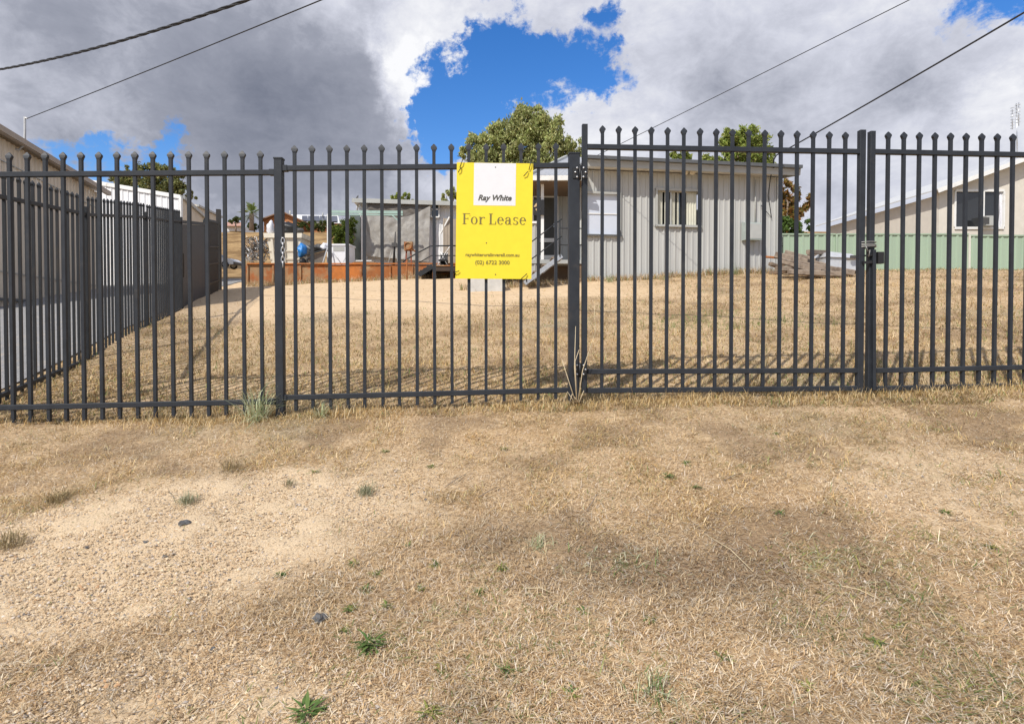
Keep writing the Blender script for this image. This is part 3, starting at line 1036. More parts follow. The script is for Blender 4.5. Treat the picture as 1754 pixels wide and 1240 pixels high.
# meter box
mb_a, mb_b = wp(1268), wp(1296)
zb0, zb1 = wz(1282, 413), wz(1282, 384)
mbx = MB().hexa([mb_a + WN * .26 + Vector((0, 0, zb0)), mb_b + WN * .26 + Vector((0, 0, zb0)), mb_b + WN * .03 + Vector((0, 0, zb0)), mb_a + WN * .03 + Vector((0, 0, zb0)),
                 mb_a + WN * .22 + Vector((0, 0, zb1)), mb_b + WN * .22 + Vector((0, 0, zb1)), mb_b + WN * .03 + Vector((0, 0, zb1 + .04)), mb_a + WN * .03 + Vector((0, 0, zb1 + .04))]).build('meter_box', M('grey_green_box', (.36, .41, .39), .5, .08, 6), shed)
cc = (mb_a + mb_b) / 2
MB().hexa([mb_a + WT * .03 + WN * .268 + Vector((0, 0, zb0 + .03)), mb_b - WT * .03 + WN * .268 + Vector((0, 0, zb0 + .03)), mb_b - WT * .03 + WN * .24 + Vector((0, 0, zb0 + .03)), mb_a + WT * .03 + WN * .24 + Vector((0, 0, zb0 + .03)),
           mb_a + WT * .03 + WN * .232 + Vector((0, 0, zb1 - .03)), mb_b - WT * .03 + WN * .232 + Vector((0, 0, zb1 - .03)), mb_b - WT * .03 + WN * .2 + Vector((0, 0, zb1 - .03)), mb_a + WT * .03 + WN * .2 + Vector((0, 0, zb1 - .03))]).build('door', FASCIA, mbx)
MB().tube([wp(1290) + WN * .06 + Vector((0, 0, zb1)), wp(1290) + WN * .06 + Vector((0, 0, EAVE - .1))], .018, 6).build('conduit', FASCIA, shed)
# flood lights
fl = MB().tube([wp(1170) + WN * .02 + Vector((0, 0, wz(1170, 292))), wp(1170) + WN * .10 + Vector((0, 0, wz(1170, 292)))], .035, 8).build('flood_light', BLACK, shed)
for k, px in enumerate((1168, 1180)):
    c = wp(px) + Vector((0, 0, wz(px, 297.5)))
    MB().tube([c + WN * .05, c + WN * .10, c + WN * .17, c + WN * .175], [.03, .06, .075, .06], 10).build('lamp_head', CREAM, fl)
# service bracket and cables at the right roof end
br = wp(1305) + WN * .45
MB().tube([br + Vector((0, 0, 5.12)), br + Vector((0, 0, 5.32)), br + WN * .1 + Vector((0, 0, 5.40))], .018, 6).build('service_bracket', BLACK, shed)
MB().tube([br + Vector((0, 0, 5.3)), br - WN * .1 + Vector((0, 0, 5.0)), wp(1312) + WN * .05 + Vector((0, 0, 4.55)), wp(1318) + WN * .05 + Vector((0, 0, 4.0)), wp(1300) + WN * .05 + Vector((0, 0, 4.3))], .012, 5).build('service_cable', BLACK, shed)

# porch at the left end
FLZ = 2.88
DW = 15.25                      # y of the door wall
porch_floor = MB().hexa([(.42, 13.85, FLZ - .09), (1.69, 13.92, FLZ - .09), (1.69, DW, FLZ - .09), (.42, DW, FLZ - .09), (.42, 13.85, FLZ), (1.69, 13.92, FLZ), (1.69, DW, FLZ), (.42, DW, FLZ)]).build('porch_floor', FASCIA, shed)
for x in (.5, 1.62):
    MB().bar((x, 14.0, gz(x, 14) - .1), (x, 14.0, FLZ - .09), .09, .09, up=(0, 1, 0)).build('stump', WOODPAINT, porch_floor)
MB().hexa([(-.9, 14.6, gz(0, 14.6) - .1), (1.69, 14.6, gz(1, 14.6) - .1), (1.69, 14.64, gz(1, 14.6) - .1), (-.6, 14.64, gz(0, 14.6) - .1), (-.6, 14.6, FLZ - .095), (1.69, 14.6, FLZ - .095), (1.69, 14.64, FLZ - .095), (-.6, 14.64, FLZ - .095)]).build('base_board', WOODPAINT, shed)
# door wall, door with screens
clad(shed, (1.2, DW), (1.69, DW), FLZ, 4.95, (0, -1, 0), WALLM, ground_follow=False)
clad(shed, (-1.0, DW), (.5, DW), FLZ, 4.95, (0, -1, 0), WOODPAINT, ground_follow=False, pitch=.19, depth=.012)
MB().box(.5, 1.2, DW + .06, DW + .1, 4.72, 4.95).build('lintel', WOODPAINT, shed)
dz0, dz1 = FLZ + .02, 4.72
dr = MB()
for x in (.53, 1.17): dr.bar((x, DW - .01, dz0), (x, DW - .01, dz1), .07, .06, up=(0, 1, 0))
for z in (dz0 + .12, dz0 + .62, dz1 - .04): dr.bar((.566, DW - .01, z), (1.134, DW - .01, z), .05, .10 if z > dz0 + .2 else .22)
door = dr.build('door', WHITE, shed)
MB().box(.56, 1.14, DW + .015, DW + .02, dz0, dz1).build('fly_screen', SCREEN, door)
MB().box(1.08, 1.12, DW - .07, DW - .04, dz0 + .95, dz0 + 1.05).build('handle', ZINC, door)
# post, low wall, house number plate
MB().bar((.72, 13.9, FLZ), (.72, 13.9, 4.72), .07, .07, up=(0, 1, 0)).build('porch_post', WHITE, shed)
clad(shed, (-.9, 13.9), (.62, 13.9), FLZ - .35, FLZ + .86, (0, -1, 0), WALLM, ground_follow=False)
MB().bar((-.9, 13.88, FLZ + .88), (.66, 13.88, FLZ + .88), .08, .05).build('top_rail', WHITE, shed)
pl = MB().box(.50, .76, 13.80, 13.815, 3.92, 4.28).build('number_plate', BLACK, shed)
c = bpy.data.curves.new('numeral', 'FONT'); c.body = '6'; c.size = .34; c.offset = .008; c.extrude = .004
ob = bpy.data.objects.new('tmp', c); COL.objects.link(ob); bpy.context.view_layer.update()
me = bpy.data.meshes.new_from_object(ob.evaluated_get(bpy.context.evaluated_depsgraph_get())); bpy.data.objects.remove(ob)
me.materials.clear(); me.materials.append(M('tan_numeral', (.50, .36, .20), .6, .1, 10))
o = link(bpy.data.objects.new('numeral', me), (.50, 13.79, 3.98), pl); o.rotation_euler = (radians(90), 0, 0)
# porch roof: pitched, hip at the left
pr_ = MB()
e0, e1, r0, r1 = Vector((.42, 13.55, 4.78)), Vector((1.72, 13.62, 4.80)), Vector((1.55, 16.4, 5.98)), Vector((2.1, 16.4, 5.98))
e2 = Vector((-2.6, 13.55, 4.78)); r2 = Vector((-1.6, 16.4, 5.98))
n = 26
vs = []; fs = []
for i in range(n + 1):
    t = i / n; dz = .018 if i % 2 else 0
    a_ = e0.lerp(e1, t); b_ = r0.lerp(r1, t)
    vs += [a_ + Vector((0, 0, dz)), b_ + Vector((0, 0, dz))]
for i in range(n): fs.append((2 * i, 2 * i + 2, 2 * i + 3, 2 * i + 1))
pr_.add(vs, fs)
proof = pr_.build('porch_roof', ROOFZ, shed)
MB().hexa([e0 + Vector((-.02, 0, -.03)), e0 + Vector((-.02, 3, -.03)), r0 + Vector((0, 0, -.1)), r0 + Vector((-.1, 0, -.1)), e0 + Vector((-.02, 0, .0)), e0 + Vector((-.02, 3, .0)), r0 + Vector((0, 0, 0)), r0 + Vector((-.1, 0, 0))]).build('roof_end', FASCIA, proof)
MB().bar(e0 + Vector((-.02, 0, .03)), r0 + Vector((-.02, 0, .03)), .08, .07).build('barge_board', FASCIA, proof)
MB().bar(e0 + Vector((-.1, -.03, -.06)), e1 + Vector((0, -.03, -.06)), .05, .11).build('fascia', WHITE, proof)
MB().box(-.95, 1.69, 13.62, DW + .1, 4.66, 4.675).build('ceiling', WOODPAINT, proof)
# landing rails and stairs running down to the left
rl = MB()
for z in (FLZ + .35, FLZ + .74):
    rl.tube([(1.12, 13.86, z), (1.70, 13.90, z)], .014, 6)
for x in (1.12, 1.42, 1.68): rl.tube([(x, 13.88, FLZ), (x, 13.88, FLZ + .75)], .012, 6)
rl.build('landing_rail', STEEL2, shed)
st0, st1 = Vector((1.10, 13.7, FLZ)), Vector((.28, 13.7, gz(.28, 13.7) + .02))
stf = MB().bar(st0, st1, .04, .10).build('stair_stringer', ZINC, shed)
MB().bar(st0 + Vector((0, -.75, 0)), st1 + Vector((0, -.75, 0)), .04, .10).build('stair_stringer', ZINC, shed)
for k in range(4):
    q = st0.lerp(st1, (k + .5) / 4)
    MB().box(q.x - .12, q.x + .12, 12.97, 13.68, q.z + .02, q.z + .05).build('tread', TIMBER, stf)
hr = MB()
for dz in (.42, .80):
    hr.tube([st0 + Vector((0, -.78, dz)), st1 + Vector((0, -.78, dz))], .015, 6)
for t in (.05, .95):
    q = st0.lerp(st1, t) + Vector((0, -.78, 0)); hr.tube([q, q + Vector((0, 0, .8))], .014, 6)
hr.build('handrail', STEEL2, stf)
cb = at(832, 480, 13.0)
tag(MB().box(cb.x - .40, cb.x + .40, 12.9, 13.3, gz(0, 13) - .1, at(832, 474, 12.9).z).build('concrete_block', CONC), 'pale concrete block on the sand below the yellow sign', 'block')

# ------------------------------------------------------------------ left sheds
def lw(Y, off=0.0):      # wall line of the beige shed
    return Vector((-12.3 - .334 * (Y - 14) + off * .949, Y + off * .317, 0))


LN = Vector((.949, .317, 0))
lshed = thing('beige_shed', 'long beige ribbed steel shed along the left edge behind the gravel drive', 'shed', tuple(lw(14) - LN * 3 + Vector((0, 0, 1.9))))
LE = 5.85
YA, YB = 13.3, 20.6
clad(lshed, lw(YA), lw(YB), 1.2, LE, LN, WALLB, pitch=.24, depth=.03, sheet=.96, ground_follow=True)
back = -LN * 9
clad(lshed, lw(YB), lw(YB) + back, 1.5, LE, (-.317, .949, 0), WALLB, pitch=.24, depth=.03, sheet=.96, ground_follow=False)
clad(lshed, lw(YA) + back, lw(YA), .5, LE, (.317, -.949, 0), WALLB, pitch=.24, depth=.03, sheet=.96, ground_follow=False)
ee0, ee1 = lw(YA - .3) + LN * .18 + Vector((0, 0, LE + .08)), lw(YB + .2) + LN * .18 + Vector((0, 0, LE + .08))
rr0, rr1 = lw(YA - .3) - LN * 4.5 + Vector((0, 0, LE + .75)), lw(YB + .2) - LN * 4.5 + Vector((0, 0, LE + .75))
ff0, ff1 = lw(YA - .3) - LN * 9.2 + Vector((0, 0, LE + .08)), lw(YB + .2) - LN * 9.2 + Vector((0, 0, LE + .08))
m = MB()
for A, B, C_, D in ((ee0, ee1, rr1, rr0), (rr0, rr1, ff1, ff0)):
    m.hexa([A, B, C_, D, A + Vector((0, 0, .04)), B + Vector((0, 0, .04)), C_ + Vector((0, 0, .04)), D + Vector((0, 0, .04))])
lroof = m.build('roof', M('grey_brown_roof', (.30, .27, .24), .5, .1, 3), lshed)
MB().bar(ee0 + LN * .06 + Vector((0, 0, -.01)), ee1 + LN * .06 + Vector((0, 0, -.01)), .13, .14).build('gutter', M('weathered_gutter', (.33, .27, .21), .55, .15, 4), lroof)
MB().bar(lw(YA) + LN * .035 + Vector((0, 0, LE - .55)), lw(YB) + LN * .035 + Vector((0, 0, LE - .55)), .03, .02).build('seam', FASCIA, lshed)
MB().bar(lw(YA) + LN * .04 + Vector((0, 0, 2.62)), lw(YB) + LN * .04 + Vector((0, 0, 2.62)), .03, .02).build('seam', FASCIA, lshed)
MB().bar(lw(YA) + LN * .06 + Vector((0, 0, 1.95)), lw(YB) + LN * .06 + Vector((0, 0, 1.95)), .05, .07).build('base_angle', DARKROOF, lshed)
# bent service riser on the eave
q = at(47, 222, lw(14.85).y)
p0 = lw(14.85) + LN * .2 + Vector((0, 0, LE + .0))
ris = MB().tube([p0 + Vector((-.5, -.3, -.05)), p0 + Vector((-.1, -.05, -.1)), p0 + Vector((.02, 0, .05)), p0 + Vector((.03, 0, .75))], .028, 6).build('service_riser', M('grey_conduit', (.36, .36, .36), .5, .1, 10), lshed)
MB().tube([p0 + Vector((.03, 0, .73)), p0 + Vector((.12, -.03, .70))], .02, 6).build('insulator', WHITE, ris)
RISER = p0 + Vector((.12, -.03, .70))

# white shed beyond
wsh = thing('white_shed', 'white ribbed steel shed standing behind the beige one', 'shed', (-18, 28, 3))
wa, wb = at(140, 309, 25.5), at(311, 338, 24.5)
wt_ = (wb - wa); wt_.z = 0; wn_ = Vector((wt_.y, -wt_.x, 0)).normalized()
if wn_.y > 0: wn_ = -wn_
clad(wsh, wa, wb, 2.2, wa.z, wn_, WALLW, pitch=.30, depth=.03, sheet=.9, ground_follow=False, z1b=wb.z)
MB().bar(wa + wn_ * .04 + Vector((0, 0, .0)), wb + wn_ * .04 + Vector((0, 0, .0)), .08, .16).build('barge_board', WHITE, wsh)
dirb = Vector((-.317, .949, 0))
wc = wb + dirb * 9
clad(wsh, wb, wc, 2.2, wb.z - .08, LN, WALLB, pitch=.25, depth=.03, sheet=.9, ground_follow=False)
MB().bar(wb + LN * .06, wc + LN * .06, .12, .14).build('gutter', FASCIA, wsh)
m = MB(); wd = wa + dirb * 9
m.hexa([wa, wb, wc, wd, wa + Vector((0, 0, .05)), wb + Vector((0, 0, .05)), wc + Vector((0, 0, .05)), wd + Vector((0, 0, .05))]).build('roof', WHITE, wsh)
MB().bar(Vector((wb.x, wb.y, 2.2)) + wn_ * .04, wb + wn_ * .04, .10, .10, up=wn_).build('corner_trim', WHITE, wsh)
low = thing('low_shed', 'low tan ribbed shed at the far end of the side fence', 'shed', (-16, 37, 4))
la, lb = at(337, 352, 34), at(379, 372, 40)
ln2 = Vector(((lb - la).y, -(lb - la).x, 0)).normalized()
clad(low, la, lb, 3.3, la.z, ln2, WALLB, pitch=.3, depth=.03, sheet=1.2, ground_follow=False, z1b=lb.z)
MB().bar(la + ln2 * .05, lb + ln2 * .05, .12, .12).build('gutter', FASCIA, low)
bk = -ln2 * 5
m = MB().hexa([la, lb, lb + bk, la + bk, la + Vector((0, 0, .05)), lb + Vector((0, 0, .05)), lb + bk + Vector((0, 0, .3)), la + bk + Vector((0, 0, .3))]).build('roof', WALLB, low)
clad(low, la + bk, la, 3.3, la.z, Vector((-(lb - la).x, -(lb - la).y, 0)), WALLB, pitch=.3, depth=.03, sheet=1.2, ground_follow=False)

# ------------------------------------------------------------------ terrace with rusty retaining wall
TY = 18.2
tz = at(600, 453, TY).z
xl, xr = at(424, 460, TY).x, at(880, 460, TY).x
terr = MB()
terr.hexa([(xl, TY + .06, 1.5), (xr, TY + .06, 1.5), (xr + 1, 27, 1.5), (xl - 1.2, 27, 1.5), (xl, TY + .06, tz - .03), (xr, TY + .06, tz - .03), (xr + 1, 27, tz + .35), (xl - 1.2, 27, tz + .35)])
to = terr.build('terrace', M('brown_fill_ground', (.34, .22, .12), .95, .25, 6, .5, 30, c2=(.42, .32, .2), patch=.4, pscale=1.5))
tag(to, 'raised earth terrace behind the rusty retaining wall', kind='structure')
rw = thing('retaining_wall', 'low retaining wall of rusty orange steel plates at the back of the yard', 'retaining wall', (-4, TY, gz(-4, TY)))
x = xl; k = 0
seq = [RUST3, RUST, RUST3, RUST2, RUST, RUST, RUST3, RUST2]
while x < xr:
    w = rnd.uniform(.62, 1.05); x2 = min(x + w, xr)
    zt = tz + rnd.uniform(-.02, .015); yo = rnd.uniform(-.02, .02)
    MB().box(x + .012, x2 - .012, TY + yo, TY + .05 + yo, gz(x, TY) - .1, zt).build('steel_plate', seq[k % 8], rw)
    MB().box(x - .03, x + .03, TY - .045 + yo, TY + yo - .002, gz(x, TY) - .1, zt - .04).build('stake', RUST, rw)
    x = x2; k += 1
MB().bar((xl, TY - .01, tz + .02), (xr, TY - .01, tz + .02), .10, .035).build('capping', RUST2, rw)
MB().box(xl - .05, xl, TY - .03, 26, 1.8, tz).build('steel_plate', RUST3, rw)
tz += .0


def T(px, py, Y): return at(px, py, Y)


def tline(x0, y): return tz + (y - TY) * .043


# tarp-covered shed on the terrace
ts = thing('tarp_shed', 'grey skillion shed on the terrace with tarpaulins hung over its front', 'shed', (-4, 23, tz))
SYF = 22.6
sx0, sx1 = T(612, 400, SYF).x, T(800, 400, SYF).x
zt0, zt1 = T(625, 345, SYF).z, T(790, 351, SYF).z
clad(ts, (sx0, SYF + .25), (sx1, SYF + .25), tz - .1, zt0 - .05, (0, -1, 0), WALLW, ground_follow=False, z1b=zt1 - .05)
clad(ts, (sx0, SYF + 4), (sx0, SYF + .25), tz - .1, zt0 - .1, (-1, 0, 0), WALLM, ground_follow=False)
clad(ts, (sx1, SYF + .25), (sx1, SYF + 4), tz - .1, zt0 - .3, (1, 0, 0), WALLM, ground_follow=False)
MB().hexa([(sx0 - .15, SYF - .15, zt0), (sx1 + .1, SYF - .15, zt1), (sx1 + .1, SYF + 4.2, zt1 - .5), (sx0 - .15, SYF + 4.2, zt0 - .5),
           (sx0 - .15, SYF - .15, zt0 + .05), (sx1 + .1, SYF - .15, zt1 + .05), (sx1 + .1, SYF + 4.2, zt1 - .45), (sx0 - .15, SYF + 4.2, zt0 - .45)]).build('roof', ROOFZ, ts)
MB().bar((sx0 - .15, SYF - .18, zt0 + .0), (sx1 + .1, SYF - .18, zt1 + .0), .05, .16).build('fascia', FASCIA, ts)


def sheet_cloth(x0, x1, y, ztop, zbot, seed, depth=.06, nx=46, nz=30, fold=1.0):
    vs = []; fs = []
    r = np.random.default_rng(seed)
    for j in range(nz + 1):
        for i in range(nx + 1):
            u, v = i / nx, j / nz
            x = x0(v) + (x1(v) - x0(v)) * u; z = ztop(u) + (zbot(u) - ztop(u)) * v
            d = depth * (float(fbm(np.array(x * 2.0 + v * .6), np.array(z * 1.6), 1.6, seed)) - .5) * 2 + .02 * fold * sin(u * 40 + 3 * sin(v * 6)) * (.3 + v)
            vs.append((x, y - .05 + d, z))
    for j in range(nz):
        for i in range(nx):
            k = j * (nx + 1) + i; fs.append((k, k + 1, k + nx + 2, k + nx + 1))
    return MB().add(vs, fs, True)


gx_ = lambda px, Y=SYF: T(px, 400, Y).x
gz_ = lambda py, Y=SYF: T(700, py, Y).z
sheet_cloth(lambda v: gx_(630), lambda v: gx_(737 - 6 * v), SYF - .02, lambda u: gz_(346), lambda u: gz_(380 - 8 * abs(u - .5)), 3, .04, 40, 12).build('upper_tarp', TARPD, ts)
sheet_cloth(lambda v: gx_(629 - 2 * v), lambda v: gx_(738 - 3 * v), SYF - .1, lambda u: gz_(360 + 17 * sin(pi * u) - 6 * u), lambda u: gz_(439 + 10 * u), 5, .045, 70, 44, .8).build('lower_tarp', TARP, ts)
wfr = MB()
for a_, b_ in (((738, 350), (738, 372)), ((752, 350), (752, 372)), ((738, 350), (752, 350)), ((738, 372), (752, 372)), ((738, 359), (752, 359))):
    wfr.bar(T(a_[0], a_[1], SYF + .08), T(b_[0], b_[1], SYF + .08), .05, .03, up=(0, -1, 0))
wfo = wfr.build('window', WHITE, ts)
p_, q_ = T(738, 372, SYF + .12), T(752, 350, SYF + .12)
MB().box(p_.x, q_.x, SYF + .12, SYF + .14, p_.z, q_.z).build('pane', GLASSD, wfo)
p_, q_ = T(759, 452, SYF - .1), T(790, 374, SYF - .1)
ribbed((p_.x, SYF - .1), (q_.x, SYF - .1), tz - .05, tz - .05, q_.z, q_.z - .05, (0, -1, 0), .10, .015).build('leaning_sheet', M('tan_sheet', (.33, .28, .22), .6, .1, 4), ts)
MB().bar(T(755, 400, SYF), T(770, 372, SYF - .2), .05, .05).build('prop', WHITE, ts)
# open door leaf and posts at the left end
for (a_, b_, mt, nm) in ((603, 616, M('grey_green_sheet', (.30, .34, .31), .5, .1, 4), 'door_leaf'), (622, 627, WALLW, 'door_post')):
    p_, q_ = T(a_, 448, SYF - .2), T(b_, 372, SYF - .2)
    MB().hexa([(p_.x, SYF - .5, tz), (q_.x, SYF - .15, tz), (q_.x, SYF - .1, tz), (p_.x, SYF - .45, tz), (p_.x, SYF - .5, q_.z), (q_.x, SYF - .15, q_.z + .1), (q_.x, SYF - .1, q_.z + .1), (p_.x, SYF - .45, q_.z)]).build(nm, mt, ts)
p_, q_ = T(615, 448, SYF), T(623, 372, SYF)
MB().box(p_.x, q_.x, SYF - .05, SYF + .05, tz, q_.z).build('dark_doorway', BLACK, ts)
vp = MB().tube([T(612, 362, SYF + .5), T(612, 340, SYF + .5)], .035, 8).build('vent_pipe', WHITE, ts)
MB().hexa([T(608.5, 341, SYF + .45), T(614, 339, SYF + .45), T(614, 339, SYF + .6), T(608.5, 341, SYF + .6), T(611, 337, SYF + .45), T(614, 334, SYF + .45), T(614, 334, SYF + .6), T(611, 337, SYF + .6)]).build('cowl', DKPLAST, vp)

# pergola of pale green steel
pg = thing('pergola_frame', 'pale green steel beam and braced post standing before the tarp shed', 'frame', tuple(Vector((T(683, 450, 21).x, 21, tz))))
MB().bar(T(566, 363, 21.0), T(690, 364, 21.0), .06, .10).build('beam', GREENP, pg)
MB().bar(T(566, 368, 21.6), T(690, 368.5, 21.6), .06, .05).build('beam', GREENP, pg)
MB().bar(Vector((T(683, 450, 21).x, 21, tz)), T(683, 366, 21), .07, .07, up=(0, 1, 0)).build('post', GREENP, pg)
MB().bar(T(671, 368, 21), T(682, 378, 21), .04, .04).build('brace', GREENP, pg)
MB().bar(Vector((T(561.5, 450, 21).x, 21, tz)), T(561.5, 367, 21), .05, .05, up=(0, 1, 0)).build('post', WHITE, pg)

# steel stairs up to the terrace
ss = thing('steel_stairs', 'dark steel stairs with tube handrails climbing to the terrace beside the sign', 'stairs', (-2.5, 17.4, gz(-2.5, 17.4)))
SY = 17.3
a_, b_ = T(717, 473, SY), T(741, 455, SY)
for dy in (0, .8):
    MB().bar(T(717, 471, SY) + Vector((0, dy, 0)), T(741, 456, SY) + Vector((0, dy, 0)), .05, .14).build('stringer', STEEL2, ss)
for k in range(4):
    q = T(717, 471, SY).lerp(T(741, 456, SY), (k + .5) / 4)
    MB().box(q.x - .12, q.x + .12, SY + .03, SY + .77, q.z + .02, q.z + .05).build('tread', STEEL2, ss)
p_, q_ = T(741, 457, SY), T(795, 455.5, SY)
lz = (p_.z + q_.z) / 2
MB().box(p_.x, q_.x, SY - .02, SY + .85, lz - .14, lz).build('landing', M('dark_rusty_deck', (.045, .03, .022), .8, .2, 8), ss)
MB().bar((p_.x, SY - .03, lz + .015), (q_.x, SY - .03, lz + .015), .03, .03).build('deck_edge', RUST, ss)
for (xx) in (742, 775, 795):
    q = T(xx, 456, SY); MB().tube([Vector((q.x, SY, lz)), T(xx, 421, SY)], .022, 6).build('baluster', STEEL2, ss)
    MB().tube([Vector((q.x, SY + .05, gz(q.x, SY) - .1)), Vector((q.x, SY + .05, lz - .1))], .03, 6).build('leg', RUST, ss)
MB().tube([T(690, 449, SY), T(697, 444, SY), T(712, 435, SY), T(738, 421.5, SY), T(795, 421, SY)], .022, 6).build('handrail', STEEL2, ss)
MB().tube([T(718, 450, SY), T(739, 438, SY), T(795, 438, SY)], .016, 6).build('mid_rail', STEEL2, ss)
q = T(697, 444, SY); MB().tube([Vector((q.x, SY, gz(q.x, SY) - .05)), q], .022, 6).build('leg', RUST, ss)
for t_ in ((697, 452, 715, 428), (720, 470, 727, 462)):
    pass

# red rusty stand and dark drill stand
rs = thing('rusty_stand', 'rusty red machine stand before the tarp', 'machine', (T(700, 450, 20).x, 20, tline(0, 20)))
cx = T(700, 450, 20).x; zb = tline(0, 20)
for dx in (-.1, .1): MB().bar((cx + dx, 20, zb), (cx + dx * .6, 20, zb + .85), .05, .05, up=(0, 1, 0)).build('leg', M('red_rust_paint', (.22, .07, .04), .8, .3, 10), rs)
MB().box(cx - .14, cx + .14, 19.9, 20.1, zb + .55, zb + .85).build('gearbox', RUST, rs)
MB().tube([(cx - .1, 20, zb + .78), (cx + .32, 19.95, zb + .45)], .03, 6).build('crank', RUST, rs)
MB().ring((cx, 19.88, zb + .7), .12, .02, (1, 0, 0), (0, 0, 1)).build('hand_wheel', RUST, rs)
ds = thing('drill_stand', 'thin dark upright drill stand in front of the tarp', 'tool', (T(674, 450, 20.5).x, 20.5, tline(0, 20.5)))
cx = T(674, 450, 20.5).x; zb = tline(0, 20.5)
MB().tube([(cx, 20.5, zb), (cx + .04, 20.5, zb + .7), (cx + .07, 20.5, zb + 1.25)], [.05, .035, .015], 6).build('column', BLACK, ds)
MB().box(cx - .05, cx + .12, 20.42, 20.58, zb + .72, zb + .86).build('motor_head', DKPLAST, ds)
MB().box(cx - .12, cx + .16, 20.35, 20.65, zb, zb + .05).build('foot', RUST, ds)
for dx in (-.22, .2): MB().tube([(cx + dx, 20.5, zb), (cx + dx * .3, 20.5, zb + .6)], .015, 5).build('brace', FASCIA, ds)

# folding chair on the landing
fc = thing('folding_chair', 'folding chair with black seat standing on the stair landing', 'chair', (T(760, 450, 17.7).x, 17.7, lz))
cx = T(760, 450, 17.7).x
MB().box(cx - .14, cx + .12, 17.55, 17.9, lz + .18, lz + .23).build('seat', BLACK, fc)
MB().hexa([(cx - .14, 17.88, lz + .1), (cx + .10, 17.88, lz + .1), (cx + .10, 17.92, lz + .1), (cx - .14, 17.92, lz + .1), (cx - .12, 17.95, lz + .46), (cx + .10, 17.95, lz + .46), (cx + .10, 17.98, lz + .46), (cx - .12, 17.98, lz + .46)]).build('backrest', BLACK, fc)
for (xa, xb) in ((-.2, .1), (.16, -.1)):
    MB().tube([(cx + xa, 17.55, lz), (cx + xb, 17.6, lz + .48)], .012, 5).build('leg', WHITE, fc)
    MB().tube([(cx + xa, 17.95, lz), (cx + xb, 17.95, lz + .48)], .012, 5).build('leg', WHITE, fc)
MB().tube([(cx + .05, 17.7, lz + .42), (cx + .2, 17.65, lz + .64)], .015, 5).build('arm', WHITE, fc)

# ------------------------------------------------------------------ clutter on the terrace
BY = 19.6
skip = thing('skip_bin', 'large cream tapered rubbish bin heaped with bags on the terrace', 'bin', (T(487, 450, BY).x, BY, tz))


def tapered(x0, x1, x0b, x1b, y0, y1, z0, z1, inset=.08):
    return MB().hexa([(x0b, y0 + inset, z0), (x1b, y0 + inset, z0), (x1b, y1 - inset, z0), (x0b, y1 - inset, z0), (x0, y0, z1), (x1, y0, z1), (x1, y1, z1), (x0, y1, z1)])


z0 = tz; z1 = T(490, 408, BY).z
X = lambda px: T(px, 420, BY).x
body = tapered(X(458), X(515), X(464), X(511), BY, BY + 1.0, z0, z1).build('body', CREAM, skip)
for za, zb_ in ((.28, .33), (.55, .60)):
    w = z1 - z0
    tapered(X(458.5 + (1 - zb_) * 5), X(514.6 - (1 - zb_) * 3.6), X(458.5 + (1 - za) * 5), X(514.6 - (1 - za) * 3.6), BY - .03 + .07 * (1 - zb_), BY + 1.02, z0 + w * za, z0 + w * zb_, .01).build('rib', CREAM, body)
for px in (466, 487, 507):
    MB().bar((X(px + (487 - px) * .12), BY + .05, z0 + .02), (X(px), BY - .02, z1 - .02), .07, .06, up=(0, 1, 0)).build('rib', CREAM, body)
z2 = T(490, 400, BY).z
tapered(X(453), X(519), X(454), X(518), BY - .08, BY + 1.1, z1 + .002, z2, .0).build('rim', CREAM, skip)


def lump(name, c, rx, ry, rz, mat, seed, parent=None, n=3, amp=.3):
    bm = bmesh.new(); bmesh.ops.create_icosphere(bm, subdivisions=n, radius=1)
    r = np.random.default_rng(seed); ph = r.uniform(0, 6, 9)
    for v in bm.verts:
        p = v.co
        k = 1 + amp * (.5 * sin(3.1 * p.x + ph[0]) * sin(2.7 * p.y + ph[1]) + .35 * sin(6 * p.z + ph[2] + 3 * p.x) + .3 * sin(8 * p.y + ph[3]) * sin(7 * p.x + ph[4]))
        v.co = Vector((p.x * rx * k, p.y * ry * k, max(p.z, -.75) * rz * k))
    me = bpy.data.meshes.new(name); bm.to_mesh(me); bm.free(); me.materials.append(mat)
    me.polygons.foreach_set('use_smooth', [True] * len(me.polygons))
    return link(bpy.data.objects.new(name, me), c, parent)


c_ = T(463, 392, BY + .4)
tag(lump('rubbish_bag', c_ , .12, .16, .26, WHITEBAG, 1), 'white plastic bag on the left of the heaped bin', 'bag')
c_ = T(494, 393, BY + .5)
tag(lump('rubbish_bag', c_, .38, .3, .24, BLACK, 2), 'black rubbish bag lying on top of the cream bin', 'bag')
c_ = T(488, 386, BY + .6)
tag(lump('rubbish_bag', c_, .12, .14, .11, WHITEBAG, 3), 'small pale bag at the peak of the heaped bin', 'bag')
c_ = T(513, 396, BY + .4)
tag(lump('rubbish_bag', c_, .16, .2, .10, DKPLAST, 4), 'dark flattened bag hanging over the right rim of the cream bin', 'bag')

